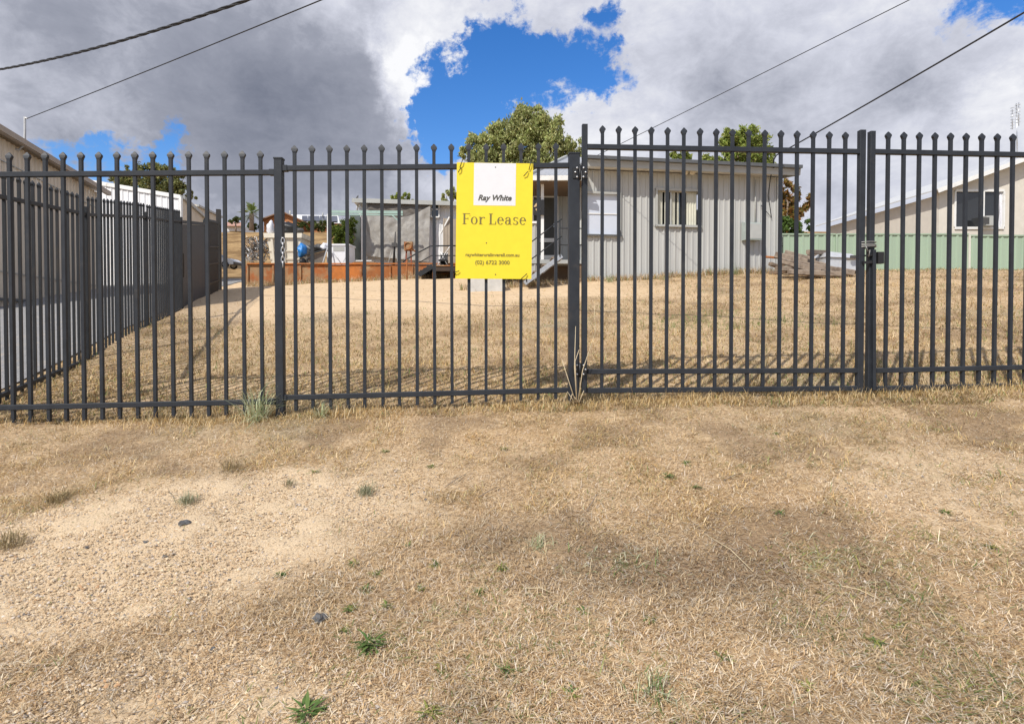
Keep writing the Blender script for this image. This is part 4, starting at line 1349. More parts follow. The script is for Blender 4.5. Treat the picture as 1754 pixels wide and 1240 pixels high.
# tangled bicycles and scrap left of the bin
sc_ = thing('scrap_heap', 'tangled grey heap of old bicycle wheels and tubes left of the bin', 'scrap heap', (T(437, 450, 20.5).x, 20.5, tz))
for k in range(9):
    px, py = rnd.uniform(422, 458), rnd.uniform(412, 446)
    c_ = T(px, py, 20.5 + rnd.uniform(-.4, .6))
    ax = Vector((rnd.uniform(.5, 1), rnd.uniform(-.6, .6), rnd.uniform(-.4, .4))); ay = Vector((rnd.uniform(-.4, .4), rnd.uniform(-.5, .5), 1))
    ay = (ay - ax.normalized() * ay.dot(ax.normalized()))
    wm = MB().ring(c_, rnd.uniform(.14, .24), .013, ax, ay, 20, 5)
    wh = wm.build('wheel', TYRE if k % 3 else ZINC, sc_)
    sm = MB()
    for j in range(5):
        th = j * pi / 5; v_ = (ax.normalized() * cos(th) + ay.normalized() * sin(th)) * .25
        sm.tube([c_ - v_, c_ + v_], .004, 4)
    sm.build('spokes', ZINC, wh)
greys = [DKPLAST, M('scrap_grey', (.26, .25, .24), .6, .2, 9), DKPLAST, RUST3, M('scrap_pale', (.42, .41, .39), .5, .2, 9)]
for k in range(110):
    px, py = rnd.uniform(418, 460), rnd.triangular(404, 449, 436)
    c_ = T(px, py, 20.5 + rnd.uniform(-.5, .7)); L = rnd.uniform(.15, .55)
    v_ = Vector((rnd.uniform(-1, 1), rnd.uniform(-.5, .5), rnd.uniform(-.8, .8))).normalized() * L / 2
    MB().tube([c_ - v_, c_ + Vector((0, 0, rnd.uniform(-.06, .06))), c_ + v_], rnd.uniform(.008, .024), 5).build('tube', greys[k % 5], sc_)

# other clutter
o_ = lump('blue_tarp_bundle', T(518, 430, 19.4), .14, .2, .24, BLUEP, 6); tag(o_, 'bright blue tarp bundle right of the cream bin', 'tarp')
tag(lump('black_sack', Vector((T(519, 446, 19.4).x, 19.4, tz + .13)), .16, .2, .18, BLACK, 7), 'black sack under the blue tarp bundle', 'sack')
ct = thing('tipping_cart', 'dark tilted garden cart with grey tray between the bin and the white cabinet', 'cart', (T(545, 450, 19.3).x, 19.3, tz))
MB().hexa([T(528, 450, 19.2), T(556, 450, 19.2), T(556, 450, 20), T(528, 450, 20), T(526, 438, 19.1), T(558, 430, 19.1), T(558, 430, 20), T(526, 438, 20)]).build('tray', M('grey_brown_tray', (.20, .18, .16), .6, .15, 8), ct)
MB().bar(T(523, 437, 19.08), T(560, 427, 19.08), .08, .05).build('rim', BLACK, ct)
MB().ring(T(531, 447, 19.05), .10, .03, (1, 0, 0), (0, 0, 1)).build('wheel', TYRE, ct)
tag(lump('white_bundle', T(558, 424, 19.7), .16, .2, .16, WHITEBAG, 9), 'white bundle lying between the cart and the white cabinet', 'bundle')
for k, (px, py, mt, lb_) in enumerate(((543, 425, DKPLAST, 'dark scrap lump lying on the tipping cart'), (527, 428, FASCIA, 'grey scrap lump behind the left end of the cart'))):
    tag(lump('scrap_lump', T(px, py, 19.8), .22, .25, .13, mt, 12 + k, amp=.5), lb_, 'scrap')
cab = thing('white_cabinet', 'white chest cabinet with trestle legs in front on the terrace', 'cabinet', (T(583, 450, 19.2).x, 19.2, tz))
XX = lambda px: T(px, 430, 19.2).x
zc = T(583, 418, 19.2).z
MB().box(XX(566), XX(598), 19.2, 19.9, tz, zc - .06).build('body', WHITEP, cab)
MB().box(XX(565), XX(599), 19.17, 19.93, zc - .058, zc).build('lid', WHITEP, cab)
MB().box(XX(571), XX(590), 19.19, 19.197, zc - .24, zc - .1).build('grey_panel', FASCIA, cab)
for a_, b_ in (((553, 450), (561, 424)), ((567, 450), (562, 424)), ((588, 449), (597, 432)), ((570, 432), (578, 444))):
    MB().bar(T(a_[0], a_[1], 19.05), T(b_[0], b_[1], 19.05), .03, .03).build('trestle_leg', ALU, cab)
pb_ = thing('sheet_stack', 'low stack of rusty sheets and pale boards on the terrace edge', 'stack', (T(630, 450, 18.8).x, 18.8, tz))
for k in range(5):
    MB().box(T(600 + 3 * k, 450, 18.8).x, T(655 - 4 * k, 450, 18.8).x, 18.6, 19.4, tz + .035 * k, tz + .03 + .035 * k).build('sheet', [RUST, WOODPAINT, RUST, TIMBER, WHITE][k], pb_)

# ------------------------------------------------------------------ timber pile and tool box on the right
PY = hit(1395, 474).y - 16.6
tp = thing('timber_pile', 'pile of weathered timber posts beside the pale shed corner', 'timber pile', tuple(hit(1395, 478)))
for (xa, ya, xb, yb, Y0, Y1, w) in ((1328, 437, 1420, 458, 17.2, 16.6, .16), (1345, 433, 1440, 460, 17.6, 16.9, .15), (1335, 446, 1405, 466, 16.7, 16.3, .15), (1372, 440, 1452, 463, 17.8, 17.0, .14),
                                    (1330, 461, 1378, 460, 16.6, 16.6, .13), (1362, 452, 1462, 468, 16.6, 16.3, .15), (1350, 466, 1440, 470, 16.4, 16.2, .13), (1385, 436, 1420, 435, 18.2, 18.2, .14)):
    a_, b_ = T(xa, ya, Y0 + PY), T(xb, yb, Y1 + PY)
    if a_.z < gz(a_.x, a_.y) + w / 2: a_.z = gz(a_.x, a_.y) + w / 2
    if b_.z < gz(b_.x, b_.y) + w / 2: b_.z = gz(b_.x, b_.y) + w / 2
    MB().bar(a_, b_, w, w * .9, ch=.02).build('post', TIMBER, tp)
pr2 = random.Random(3)
for k in range(15):
    px_, L_ = pr2.uniform(1335, 1465), pr2.uniform(.3, 1.3)
    q = hit(px_, pr2.uniform(466, 474)); an_ = pr2.uniform(-.7, .9); w = pr2.uniform(.06, .13)
    h_ = pr2.uniform(.03, .42) * (1.0 if px_ < 1420 else .4)
    v_ = Vector((cos(an_) * L_ / 2, sin(an_) * L_ / 2, pr2.uniform(-.12, .12)))
    c_ = Vector((q.x, q.y + .15 + pr2.uniform(0, .6), q.z + h_ + w / 2 + .06))
    MB().bar(c_ - v_, c_ + v_, w, w * .8, ch=.01).build('post', [TIMBER, WOODPAINT, TIMBER, RUST][k % 4], tp)
tb = thing('tool_box', 'dull aluminium vehicle tool box lying on the timber pile', 'tool box', tuple(T(1440, 462, 16.9 + PY)))
a_ = T(1410, 458, 16.6 + PY); b_ = T(1472, 462, 16.6 + PY); zt_ = T(1440, 440, 16.6 + PY).z
MB().hexa([(a_.x, 16.6 + PY, a_.z - .05), (b_.x, 16.6 + PY, b_.z - .02), (b_.x, 17.4 + PY, b_.z - .02), (a_.x + .1, 17.4 + PY, a_.z - .02), (a_.x + .08, 16.62 + PY, zt_), (b_.x, 16.62 + PY, zt_ - .04), (b_.x, 17.4 + PY, zt_ - .02), (a_.x + .16, 17.4 + PY, zt_ + .03)]).build('body', ALU, tb)
MB().hexa([(a_.x + .05, 16.57 + PY, zt_), (b_.x + .03, 16.57 + PY, zt_ - .04), (b_.x + .03, 17.43 + PY, zt_ - .02), (a_.x + .13, 17.43 + PY, zt_ + .03), (a_.x + .25, 16.75 + PY, zt_ + .13), (b_.x - .1, 16.75 + PY, zt_ + .08), (b_.x - .1, 17.35 + PY, zt_ + .1), (a_.x + .3, 17.35 + PY, zt_ + .15)]).build('lid', ALU, tb)
MB().bar(T(1457, 440, 16.5 + PY), T(1474, 440, 16.5 + PY), .05, .06).build('handle', DKPLAST, tb)
gf = thing('leaning_gate', 'small dark wire gate frame leaning at the right end of the pale shed', 'gate', tuple(Vector((T(1333, 445, 17).x, 17, gz(T(1333, 445, 17).x, 17)))))
for yy in (406, 417, 421):
    MB().tube([T(1326, yy + 2, 17), T(1341, yy, 17)], .018 if yy < 410 else .012, 5).build('rail', ZINC if yy < 410 else BLACK, gf)
for xx in (1327, 1335, 1341):
    q = T(xx, 440, 17); MB().tube([Vector((q.x, 17, gz(q.x, 17))), T(xx, 405, 17)], .014, 5).build('upright', BLACK, gf)

# ------------------------------------------------------------------ pale green neighbour fence
gfn = thing('green_sheet_fence', 'pale green steel sheet fence along the right boundary', 'fence', (15, 20.8, gz(15, 20.8)))
GYY = 20.8
bx = T(1318, 420, GYY).x; k = 0
while bx < 30:
    x2 = bx + 2.36
    za, zb_ = gz(bx, GYY), gz(x2, GYY)
    zt_ = T(1500, 402, GYY).z - .022 * max(0, bx - 14)
    for s_ in range(3):
        xa, xb = bx + .03 + s_ * .767, bx + .03 + (s_ + 1) * .767
        ribbed((xa, GYY + .003 * (s_ % 2)), (xb, GYY + .003 * (s_ % 2)), za - .05, zb_ - .05, zt_, zt_, (0, -1, 0), .255, .032, .42).build('fence_sheet', COLORB, gfn)
    MB().box(bx - .03, bx + .03, GYY - .06, GYY + .02, za - .1, zt_ + .02).build('post', M('pale_post_%d' % k, (.58, .57, .50), .5, .05, 5) if k == 3 else COLORB, gfn)
    MB().bar((bx + .03, GYY - .02, zt_ + .01), (x2 - .03, GYY - .02, zt_ + .01), .06, .05).build('top_rail', COLORB, gfn)
    MB().bar((bx + .03, GYY - .03, za + .03), (x2 - .03, GYY - .03, zb_ + .03), .05, .05).build('bottom_rail', WHITE, gfn)
    bx = x2; k += 1

# neighbour house
nh = thing('neighbour_house', 'pale rendered house with low gable roof behind the green fence at right', 'house', (23, 27, gz(20, 26)))
HY = 25.5
hx0, hx1 = T(1592, 400, HY).x, T(1960, 400, HY).x
apx = T(1845, 238, HY); ez0 = T(1592, 330, HY).z
wz0 = gz(20, HY) - .2
nw0, nw1 = T(1640, 0, HY).x, T(1724, 0, HY).x
zs, zh = T(1700, 391, HY).z, T(1700, 327, HY).z
ex1 = 2 * apx.x - hx0


def roofz(x): return ez0 + (apx.z - ez0) * (1 - abs(x - apx.x) / (apx.x - hx0)) - .12


def wallpoly(pts, name='wall'): return MB().prism([Vector((x, HY, z)) for x, z in pts], Vector((0, .2, 0))).build(name, RENDERW, nh)


wallpoly([(hx0 + .4, wz0), (nw0, wz0), (nw0, roofz(nw0)), (hx0 + .4, roofz(hx0 + .4))])
wallpoly([(nw1, wz0), (ex1 - .4, wz0), (ex1 - .4, roofz(ex1 - .4)), (apx.x, roofz(apx.x)), (nw1, roofz(nw1))])
wallpoly([(nw0, wz0), (nw1, wz0), (nw1, zs), (nw0, zs)])
wallpoly([(nw0, zh), (nw1, zh), (nw1, roofz(nw1)), (nw0, roofz(nw0))])
for xx in (hx0 + .4, ex1 - .6):
    MB().box(xx, xx + .2, HY + .2, HY + 9, wz0, ez0 - .1).build('wall', RENDERW, nh)
m = MB()
for A, B in (((hx0, ez0), (apx.x, apx.z)), ((apx.x, apx.z), (ex1, ez0))):
    m.prism([Vector((A[0], HY - .45, A[1])), Vector((B[0], HY - .45, B[1])), Vector((B[0], HY - .45, B[1] + .06)), Vector((A[0], HY - .45, A[1] + .06))], Vector((0, 10, 0)))
nroof = m.build('roof', M('pale_roof_sheet', (.52, .53, .53), .45, .06, 2), nh)
for A, B in (((hx0, ez0), (apx.x, apx.z)), ((apx.x, apx.z), (ex1, ez0))):
    MB().bar((A[0], HY - .48, A[1] - .03), (B[0], HY - .48, B[1] - .03), .04, .18).build('barge_board', WHITE, nroof)
wi = MB()
for z in (zs, zh): wi.bar((nw0, HY - .02, z), (nw1, HY - .02, z), .08, .10)
for x in (nw0, nw0 + (nw1 - nw0) * .58, nw1): wi.bar((x, HY - .02, zs + .05), (x, HY - .02, zh - .05), .07, .08, up=(0, 1, 0))
xm = T(1696, 0, HY).x
wo = wi.build('window', WHITE, nh)
MB().box(nw0, nw1, HY + .06, HY + .08, zs, zh).build('pane', GLASSD, wo)
q0, q1 = T(1716, 0, HY).x, T(1724, 0, HY).x
n = 10; vs = []; fs = []
for i in range(n + 1):
    x_ = q0 + (q1 - q0) * i / n; y_ = HY + .03 + .015 * sin(i * 2.1)
    vs += [(x_ + .06 * sin(i), y_, zs + .05), (x_, y_, zh - .05)]
for i in range(n): fs.append((2 * i, 2 * i + 2, 2 * i + 3, 2 * i + 1))
MB().add(vs, fs, True).build('curtain', WHITEBAG, wo)
ac = MB().box(T(1684, 0, HY).x, T(1702, 0, HY).x, HY - .35, HY + .02, zs + .06, T(1690, 372, HY).z).build('window_air_conditioner', FASCIA, nh)
MB().box(T(1686, 0, HY - .35).x, T(1700, 0, HY - .35).x, HY - .362, HY - .352, zs + .12, T(1690, 375, HY).z).build('grille', DKPLAST, ac)
# antenna on the house
an = thing('tv_antenna', 'television aerial with many rods on a thin mast above the neighbour house', 'antenna', tuple(T(1742, 262, HY + 1)))
MB().tube([T(1743, 285, HY + 1), T(1741, 178, HY + 1)], .026, 6).build('mast', ZINC, an)
for xx, y0, y1 in ((1734, 188, 222), (1745, 176, 216)):
    MB().tube([T(xx, y0, HY + 1), T(xx, y1, HY + 1)], .02, 5).build('boom', ZINC, an)
for k in range(8):
    yy = 184 + 5 * k; MB().tube([T(1731, yy + 2.0, HY + 1), T(1738, yy, HY + .8)], .016, 4).build('rod', ALU, an)
    if k < 6: MB().tube([T(1738, 181 + 6 * k, HY + 1), T(1748, 179 + 6 * k, HY + .9)], .014, 4).build('rod', ALU, an)

# ------------------------------------------------------------------ far hill: houses, palm, car
def far_house():
    HYY = 95
    h = thing('brick_house', 'orange brick gable house on the crest of the dry hill', 'house', tuple(T(482, 392, HYY)))
    P = lambda px, py, d=0: T(px, py, HYY + d)
    MB().prism([P(452, 400), P(516, 400), P(516, 376), P(486, 366), P(452, 377)], Vector((0, 7, 0))).build('wall', BRICK, h)
    m = MB()
    for a_, b_ in (((448, 379), (486, 365)), ((486, 365), (522, 381))):
        m.prism([P(*a_), P(*b_), P(b_[0], b_[1] - 2), P(a_[0], a_[1] - 2)], Vector((0, 9, 0)))
    o = m.build('roof', M('brown_tile', (.22, .13, .08), .8, .1, 1), h); o.location.y -= .8
    MB().box(P(459, 0).x, P(466, 0).x, HYY - .05, HYY + .1, P(0, 392).z, P(0, 384).z).build('window', GLASSD, h)
    MB().box(P(498, 0).x, P(506, 0).x, HYY - .05, HYY + .1, P(0, 391).z, P(0, 384).z).build('window', GLASSD, h)
    h2 = thing('solar_house', 'white-roofed house with a row of solar panels on the hill crest', 'house', tuple(T(550, 392, 97)))
    Q = lambda px, py, d=0: T(px, py, 97 + d)
    MB().prism([Q(508, 400), Q(579, 400), Q(579, 381), Q(508, 379)], Vector((0, 8, 0))).build('wall', BRICK, h2)
    rf_ = MB().hexa([Q(497, 380, -1), Q(582, 383, -1), Q(580, 383, 6), Q(497, 378, 6), Q(497, 379.5, -1), Q(582, 382, -1), Q(579, 369.5, 6), Q(488, 367.5, 6)]).build('roof', WHITE, h2)
    A, B = Q(517, 379, -1), Q(578, 380.5, -1); C_, D = Q(578, 371.5, 5), Q(517, 371.0, 5)
    for k in range(6):
        u0, u1 = k / 6 + .008, (k + 1) / 6 - .008
        pa, pb = A.lerp(B, u0), A.lerp(B, u1); pc, pd = D.lerp(C_, u1), D.lerp(C_, u0)
        MB().hexa([pa, pb, pc, pd, pa + Vector((0, -.05, .08)), pb + Vector((0, -.05, .08)), pc + Vector((0, -.05, .12)), pd + Vector((0, -.05, .12))]).build('solar_panel', SOLAR, rf_)
    MB().tube([Q(497, 372, 4), Q(497, 361, 4)], .15, 6).build('flue', FASCIA, rf_)
    MB().tube([Q(553, 372, 4), Q(553, 365, 4)], .12, 6).build('flue', FASCIA, rf_)
    h3 = thing('distant_house', 'small low house with pinkish roof far left on the hill', 'house', tuple(T(400, 392, 105)))
    R_ = lambda px, py, d=0: T(px, py, 105 + d)
    MB().prism([R_(388, 396), R_(414, 396), R_(414, 387), R_(388, 387)], Vector((0, 6, 0))).build('wall', WHITE, h3)
    MB().hexa([R_(386, 387.5, -1), R_(416, 387.5, -1), R_(416, 387, 6), R_(386, 387, 6), R_(386, 386.5, -1), R_(416, 386.5, -1), R_(413, 381, 4), R_(389, 381, 4)]).build('roof', M('pink_tile', (.42, .24, .18), .8, .1, 1), h3)


far_house()

car = thing('parked_car', 'pale sedan parked at the foot of the hill beyond the side fence', 'car', tuple(T(388, 460, 42)))


def build_car():
    base = T(391, 460.5, 42)
    X0, Z0 = base.x, base.z
    prof = [(-2.1, .30), (-2.15, .62), (-2.0, .82), (-1.5, .88), (-.95, 1.32), (.05, 1.36), (.62, .93), (1.55, .82), (1.82, .62), (1.85, .32)]
    s = 0.82
    def pp(x, z, y): return Vector((X0 + (x - 1.0) * s, 42 + y * s, Z0 + z * s))
    n = len(prof); vs = []; fs = []
    ws = [(-.80, 1.0), (-.62, .0), (.62, .0), (.80, 1.0)]
    for y, _ in ((-.82, 0), (.82, 0)):
        for x, z in prof:
            yy = y * (.80 if z > 1.0 else 1.0); vs.append(pp(x, z, yy))
    fs.append(tuple(range(n))); fs.append(tuple(range(2 * n - 1, n - 1, -1)))
    for i in range(n): fs.append((i, n + i, n + (i + 1) % n, (i + 1) % n))
    MB().add(vs, fs).build('body', CARW, car)
    for y in (-.80, .80):
        MB().add([pp(-1.30, .92, y * 1.03), pp(.48, .93, y * 1.03), pp(.03, 1.28, y * .88), pp(-.90, 1.26, y * .88)], [(0, 1, 2, 3)]).build('side_window', GLASSD, car)
    MB().add([pp(.66, .95, -.72), pp(.66, .95, .72), pp(.12, 1.33, .6), pp(.12, 1.33, -.6)], [(0, 1, 2, 3)]).build('windscreen', GLASSD, car)
    for x in (-1.35, 1.12):
        for y in (-.84, .70):
            c0_ = pp(x, .31, y); c1_ = pp(x, .31, y + .14)
            w = MB().tube([c0_, c1_], .31 * s, 14).build('wheel', TYRE, car)
            MB().tube([c0_ - Vector((0, .01, 0)), c0_ + Vector((0, .02, 0))], .19 * s, 10).build('rim', ALU, w)
    MB().hexa([pp(1.78, .55, -.7), pp(1.80, .55, -.45), pp(1.83, .55, -.45), pp(1.86, .55, -.7), pp(1.74, .70, -.7), pp(1.74, .70, -.45), pp(1.77, .70, -.45), pp(1.80, .70, -.7)]).build('headlight', ZINC, car)
    MB().bar(pp(1.84, .42, -.8), pp(1.84, .42, .8), .12, .18).build('bumper', DKPLAST, car)


build_car()


# ------------------------------------------------------------------ trees and shrubs
def leaf_cloud(lobes, n, size, cols, droop=.3, seed=0, shell=.55, quad=True):
    """leaf-sized faces spread through ellipsoid lobes: (centre, (rx,ry,rz), weight)"""
    r = np.random.default_rng(seed)
    V = []; C = []
    wts = np.array([l[2] for l in lobes], float); wts /= wts.sum()
    cnt = r.multinomial(n, wts)
    for (c, rad, w), k in zip(lobes, cnt):
        # sub-clumps give light and dark clusters with gaps between
        nc = max(6, int(k / 90))
        d = r.normal(size=(nc, 3)); d /= np.linalg.norm(d, axis=1)[:, None]
        rr = (shell + (1 - shell) * r.random(nc)) ** .8
        cc = d * rr[:, None]
        cid = r.integers(0, nc, k)
        csize = r.uniform(.12, .26, nc)
        p = cc[cid] + r.normal(size=(k, 3)) * csize[cid][:, None] * .62
        p = p * np.array(rad) + np.array(c)
        ctone = r.uniform(.72, 1.22, nc)
        V.append(p); C.append(ctone[cid])
    P = np.concatenate(V); tone = np.concatenate(C)
    k = len(P)
    a = r.normal(size=(k, 3)); a[:, 2] -= droop * 2.5; a /= np.linalg.norm(a, axis=1)[:, None]
    b = r.normal(size=(k, 3)); b -= a * (a * b).sum(1)[:, None]; b /= np.linalg.norm(b, axis=1)[:, None]
    L = size * r.uniform(.7, 1.4, k)[:, None]; Wd = L * r.uniform(.32, .5, k)[:, None]
    v = np.stack([P - a * L * .5, P + b * Wd * .5, P + a * L * .5, P - b * Wd * .5], 1).reshape(-1, 3)
    q = np.arange(k * 4).reshape(k, 4)
    cs = np.array(cols)[r.integers(0, len(cols), k)] * (tone * r.uniform(.8, 1.2, k))[:, None]
    return v, q, np.repeat(cs, 4, 0)


def tree(name, label, cat, base, lobes, n, size, cols, trunk_r, bark, droop=.3, seed=0, group=None, shell=.55):
    base = Vector(base)
    t = thing(name, label, cat, tuple(base), group)
    v, q, c = leaf_cloud(lobes, n, size, cols, droop, seed, shell)
    me = fast_mesh('crown', v - np.array(base), q, c, LEAFM)
    link(bpy.data.objects.new('crown', me), base, t)
    m = MB(); r = random.Random(seed)
    cen = Vector((sum(l[0][0] for l in lobes) / len(lobes), sum(l[0][1] for l in lobes) / len(lobes), min(l[0][2] for l in lobes)))
    fork = base.lerp(Vector((cen.x, cen.y, cen.z)), .62)
    m.tube([base - Vector((0, 0, .3)), base.lerp(fork, .5) + Vector((r.uniform(-.2, .2), 0, 0)), fork], [trunk_r, trunk_r * .8, trunk_r * .65], 8)
    for (c_, rad, w) in lobes:
        e = Vector(c_); mid = fork.lerp(e, .55) + Vector((r.uniform(-.3, .3), r.uniform(-.3, .3), r.uniform(0, .3)))
        m.tube([fork, mid, e, e + Vector((0, 0, rad[2] * .5))], [trunk_r * .5, trunk_r * .32, trunk_r * .16, trunk_r * .05], 6)
    m.build('trunk', bark, t)
    return t


GUM = [(.34, .38, .13), (.42, .45, .18), (.26, .31, .10), (.50, .51, .24), (.38, .36, .14)]
GY_ = 40.0
def gl(px, py, r, w=1, Y=GY_, sy=1.0, sx=1.0, dy=0.0):
    p = at(px, py, Y + dy); s = r * Y / F
    return ((p.x, p.y, p.z), (s * sx, s, s * sy), w)


tree('gum_tree', 'tall olive green gum tree behind the yellow sign', 'tree', (1.4, GY_, gz(1.4, GY_)),
     [gl(905, 215, 34, 1.3), gl(868, 232, 26, .9), gl(935, 222, 28, 1), gl(845, 240, 24, .8), gl(815, 250, 22, .7), gl(895, 255, 36, 1.3), gl(945, 255, 30, 1), gl(975, 258, 24, .8), gl(830, 272, 30, .9),
      gl(870, 285, 36, 1.1), gl(935, 295, 34, 1), gl(985, 290, 24, .7), gl(905, 320, 40, 1), gl(855, 330, 34, .8), gl(965, 330, 30, .7), gl(915, 198, 18, .5), gl(800, 262, 12, .3)],
     62000, .21, GUM, .35, BARKG, .6, 21, shell=.35)
OLV = [(.25, .32, .07), (.33, .38, .09), (.18, .25, .05), (.40, .42, .13)]
tree('broad_tree', 'rounded yellow-green tree rising behind the pale shed roof', 'tree', at(1275, 330, 36) - Vector((0, 0, 3.5)),
     [gl(1252, 240, 20, 1, 36), gl(1285, 238, 22, 1, 36), gl(1305, 255, 20, .9, 36), gl(1262, 262, 22, 1, 36), gl(1290, 275, 22, 1, 36), gl(1232, 285, 17, .7, 36), gl(1265, 292, 22, .9, 36), gl(1310, 285, 18, .7, 36), gl(1210, 283, 16, .6, 36), gl(1245, 305, 24, .8, 36), gl(1295, 305, 24, .8, 36)],
     34000, .19, OLV, .28, BARK, .15, 22, shell=.4)
tree('small_tree', 'small round tree top left of the yellow-green tree over the shed roof', 'tree', at(1165, 330, 38) - Vector((0, 0, 3)),
     [gl(1158, 272, 13, 1, 38), gl(1172, 268, 12, 1, 38), gl(1165, 288, 16, 1, 38), gl(1180, 285, 12, .8, 38)], 4000, .22, OLV, .18, BARK, .15, 23)
tree('autumn_tree', 'rusty orange-brown tree at the right end of the pale shed', 'tree', at(1345, 420, 30) - Vector((0, 0, 1)),
     [gl(1335, 320, 18, 1, 30), gl(1350, 335, 22, 1, 30), gl(1335, 350, 16, 1, 30), gl(1365, 350, 22, 1, 30), gl(1345, 375, 20, 1, 30)], 7000, .18, [(.30, .15, .04), (.24, .13, .04), (.18, .16, .04)], .15, BARK, .2, 24)
tree('green_shrub', 'green shrub under the orange-brown tree behind the green fence', 'shrub', at(1340, 415, 27) - Vector((0, 0, .5)),
     [gl(1334, 385, 14, 1, 27), gl(1350, 388, 16, 1, 27), gl(1340, 400, 16, 1, 27), gl(1375, 392, 16, 1, 27)], 5000, .14, [(.08, .14, .03), (.12, .19, .04)], .06, BARK, .1, 25)
tree('dark_tree', 'broad olive tree behind the white shed on the left', 'tree', at(262, 400, 55) - Vector((0, 0, 2)),
     [gl(210, 308, 17, 1, 55), gl(235, 298, 18, 1, 55), gl(262, 296, 18, 1, 55), gl(285, 302, 17, 1, 55), gl(305, 312, 15, .9, 55), gl(225, 322, 18, 1, 55), gl(255, 320, 20, 1, 55), gl(290, 325, 18, 1, 55), gl(316, 330, 12, .6, 55), gl(328, 335, 8, .3, 55), gl(300, 340, 16, .8, 55), gl(255, 345, 26, 1, 55)],
     26000, .24, [(.20, .225, .08), (.27, .28, .10), (.14, .165, .055), (.32, .29, .11)], .3, BARK, .2, 26)
tree('rounded_bush', 'dense dark green bush between the cabinet and the tarp shed', 'bush', (T(588, 450, 21.8).x, 21.8, tz),
     [gl(586, 395, 17, 1, 21.8), gl(597, 390, 14, .8, 21.8), gl(578, 402, 13, .8, 21.8), gl(592, 410, 18, 1, 21.8), gl(602, 380, 9, .4, 21.8), gl(590, 428, 16, .7, 21.8)],
     14000, .065, [(.10, .15, .025), (.15, .20, .03), (.19, .24, .04), (.07, .10, .02)], .05, BARK, .05, 27)
tree('far_tree', 'dim tree top just above the roof of the tarp shed', 'tree', at(690, 380, 60) - Vector((0, 0, 2)),
     [gl(680, 342, 10, 1, 60), gl(695, 340, 9, 1, 60), gl(705, 345, 8, 1, 60)], 2000, .28, OLV, .2, BARK, .2, 28, 'tree tops beyond the tarp shed')
tree('far_tree', 'grey-green tree top right of the tarp shed, beside the sign', 'tree', at(772, 380, 55) - Vector((0, 0, 2)),
     [gl(765, 338, 10, 1, 55), gl(778, 332, 9, 1, 55), gl(785, 340, 10, 1, 55)], 2000, .28, GUM, .2, BARK, .2, 29, 'tree tops beyond the tarp shed')
HB = [(.09, .12, .03), (.13, .15, .04), (.06, .085, .025)]
for k, (px, r_, lbl) in enumerate(((535, 9, 'dark bush left of the others below the solar-panelled house'), (548, 10, 'dark bush in the middle below the solar-panelled house'), (562, 9, 'dark bush right of the others below the solar-panelled house'))):
    tree('hill_bush', lbl, 'bush', at(px, 393, 92), [gl(px - 3, 388, r_, 1, 92), gl(px + 4, 386, r_ * .8, 1, 92)], 1400, .32, HB, .15, BARK, .05, 40 + k, 'bushes on the hill crest')
for k, (px, py, r_, lbl) in enumerate(((404, 378, 9, 'flat-topped bush above the pink roof left of the palm'), (436, 388, 10, 'dark bush at the foot of the palm tree'), (517, 386, 7, 'small bush at the right corner of the brick house'))):
    tree('hill_bush', lbl, 'bush', at(px, 394, 93), [gl(px - 5, py, r_ * .8, 1, 93, .7), gl(px + 4, py - 1, r_, 1, 93, .7)], 1500, .32, HB, .15, BARK, .05, 50 + k, 'bushes on the hill crest')
# palm
pm = thing('palm_tree', 'palm tree with spreading fronds on the hill crest', 'palm', tuple(at(431, 394, 92)))
pb0, pt0 = at(431, 395, 92), at(431, 366, 92)
MB().tube([pb0, pb0.lerp(pt0, .5), pt0], [.42, .34, .38], 8).build('trunk', BARK, pm)
pv, pq, pc = [], [], []
r = np.random.default_rng(5)
for k in range(46):
    th = r.uniform(0, 2 * pi); el = r.uniform(-.5, 1.35); L = r.uniform(1.7, 2.4)
    d = Vector((cos(th) * cos(el), sin(th) * cos(el), sin(el)))
    side_v = Vector((-sin(th), cos(th), 0))
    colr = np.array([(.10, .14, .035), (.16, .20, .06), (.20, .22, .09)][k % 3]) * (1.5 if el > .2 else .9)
    for s in range(9):
        t0 = .35 + .65 * s / 9; q0 = pt0 + d * L * t0 - Vector((0, 0, .55 * t0 * t0))
        for sg_ in (-1, 1):
            tip = q0 + (side_v * sg_ * .55 + d * .5 - Vector((0, 0, .2))) * (.75 * (1.1 - t0 * .5))
            b0 = len(pv); pv += [q0, q0 + d * .14, tip]; pq.append((b0, b0 + 1, b0 + 2)); pc += [colr] * 3
    b0 = len(pv); q1 = pt0 + d * L * .6 - Vector((0, 0, .2)); pv += [pt0 + side_v * .06, pt0 - side_v * .06, q1]; pq.append((b0, b0 + 1, b0 + 2)); pc += [colr] * 3
me = fast_mesh('fronds', np.array([tuple(v) for v in pv]) - np.array(pt0), np.array(pq), np.array(pc), LEAFM)
link(bpy.data.objects.new('fronds', me), pt0, pm)


# ------------------------------------------------------------------ overhead wires
def wire(name, label, a, b, r, sag, ext=0.0, n=24):
    a, b = Vector(a), Vector(b)
    b = b + (b - a) * ext
    pts = [a.lerp(b, i / n) - Vector((0, 0, sag * 4 * (i / n) * (1 - i / n))) for i in range(n + 1)]
    o = MB().tube(pts, r, 5).build(name, WIREM); tag(o, label, 'wire'); return o


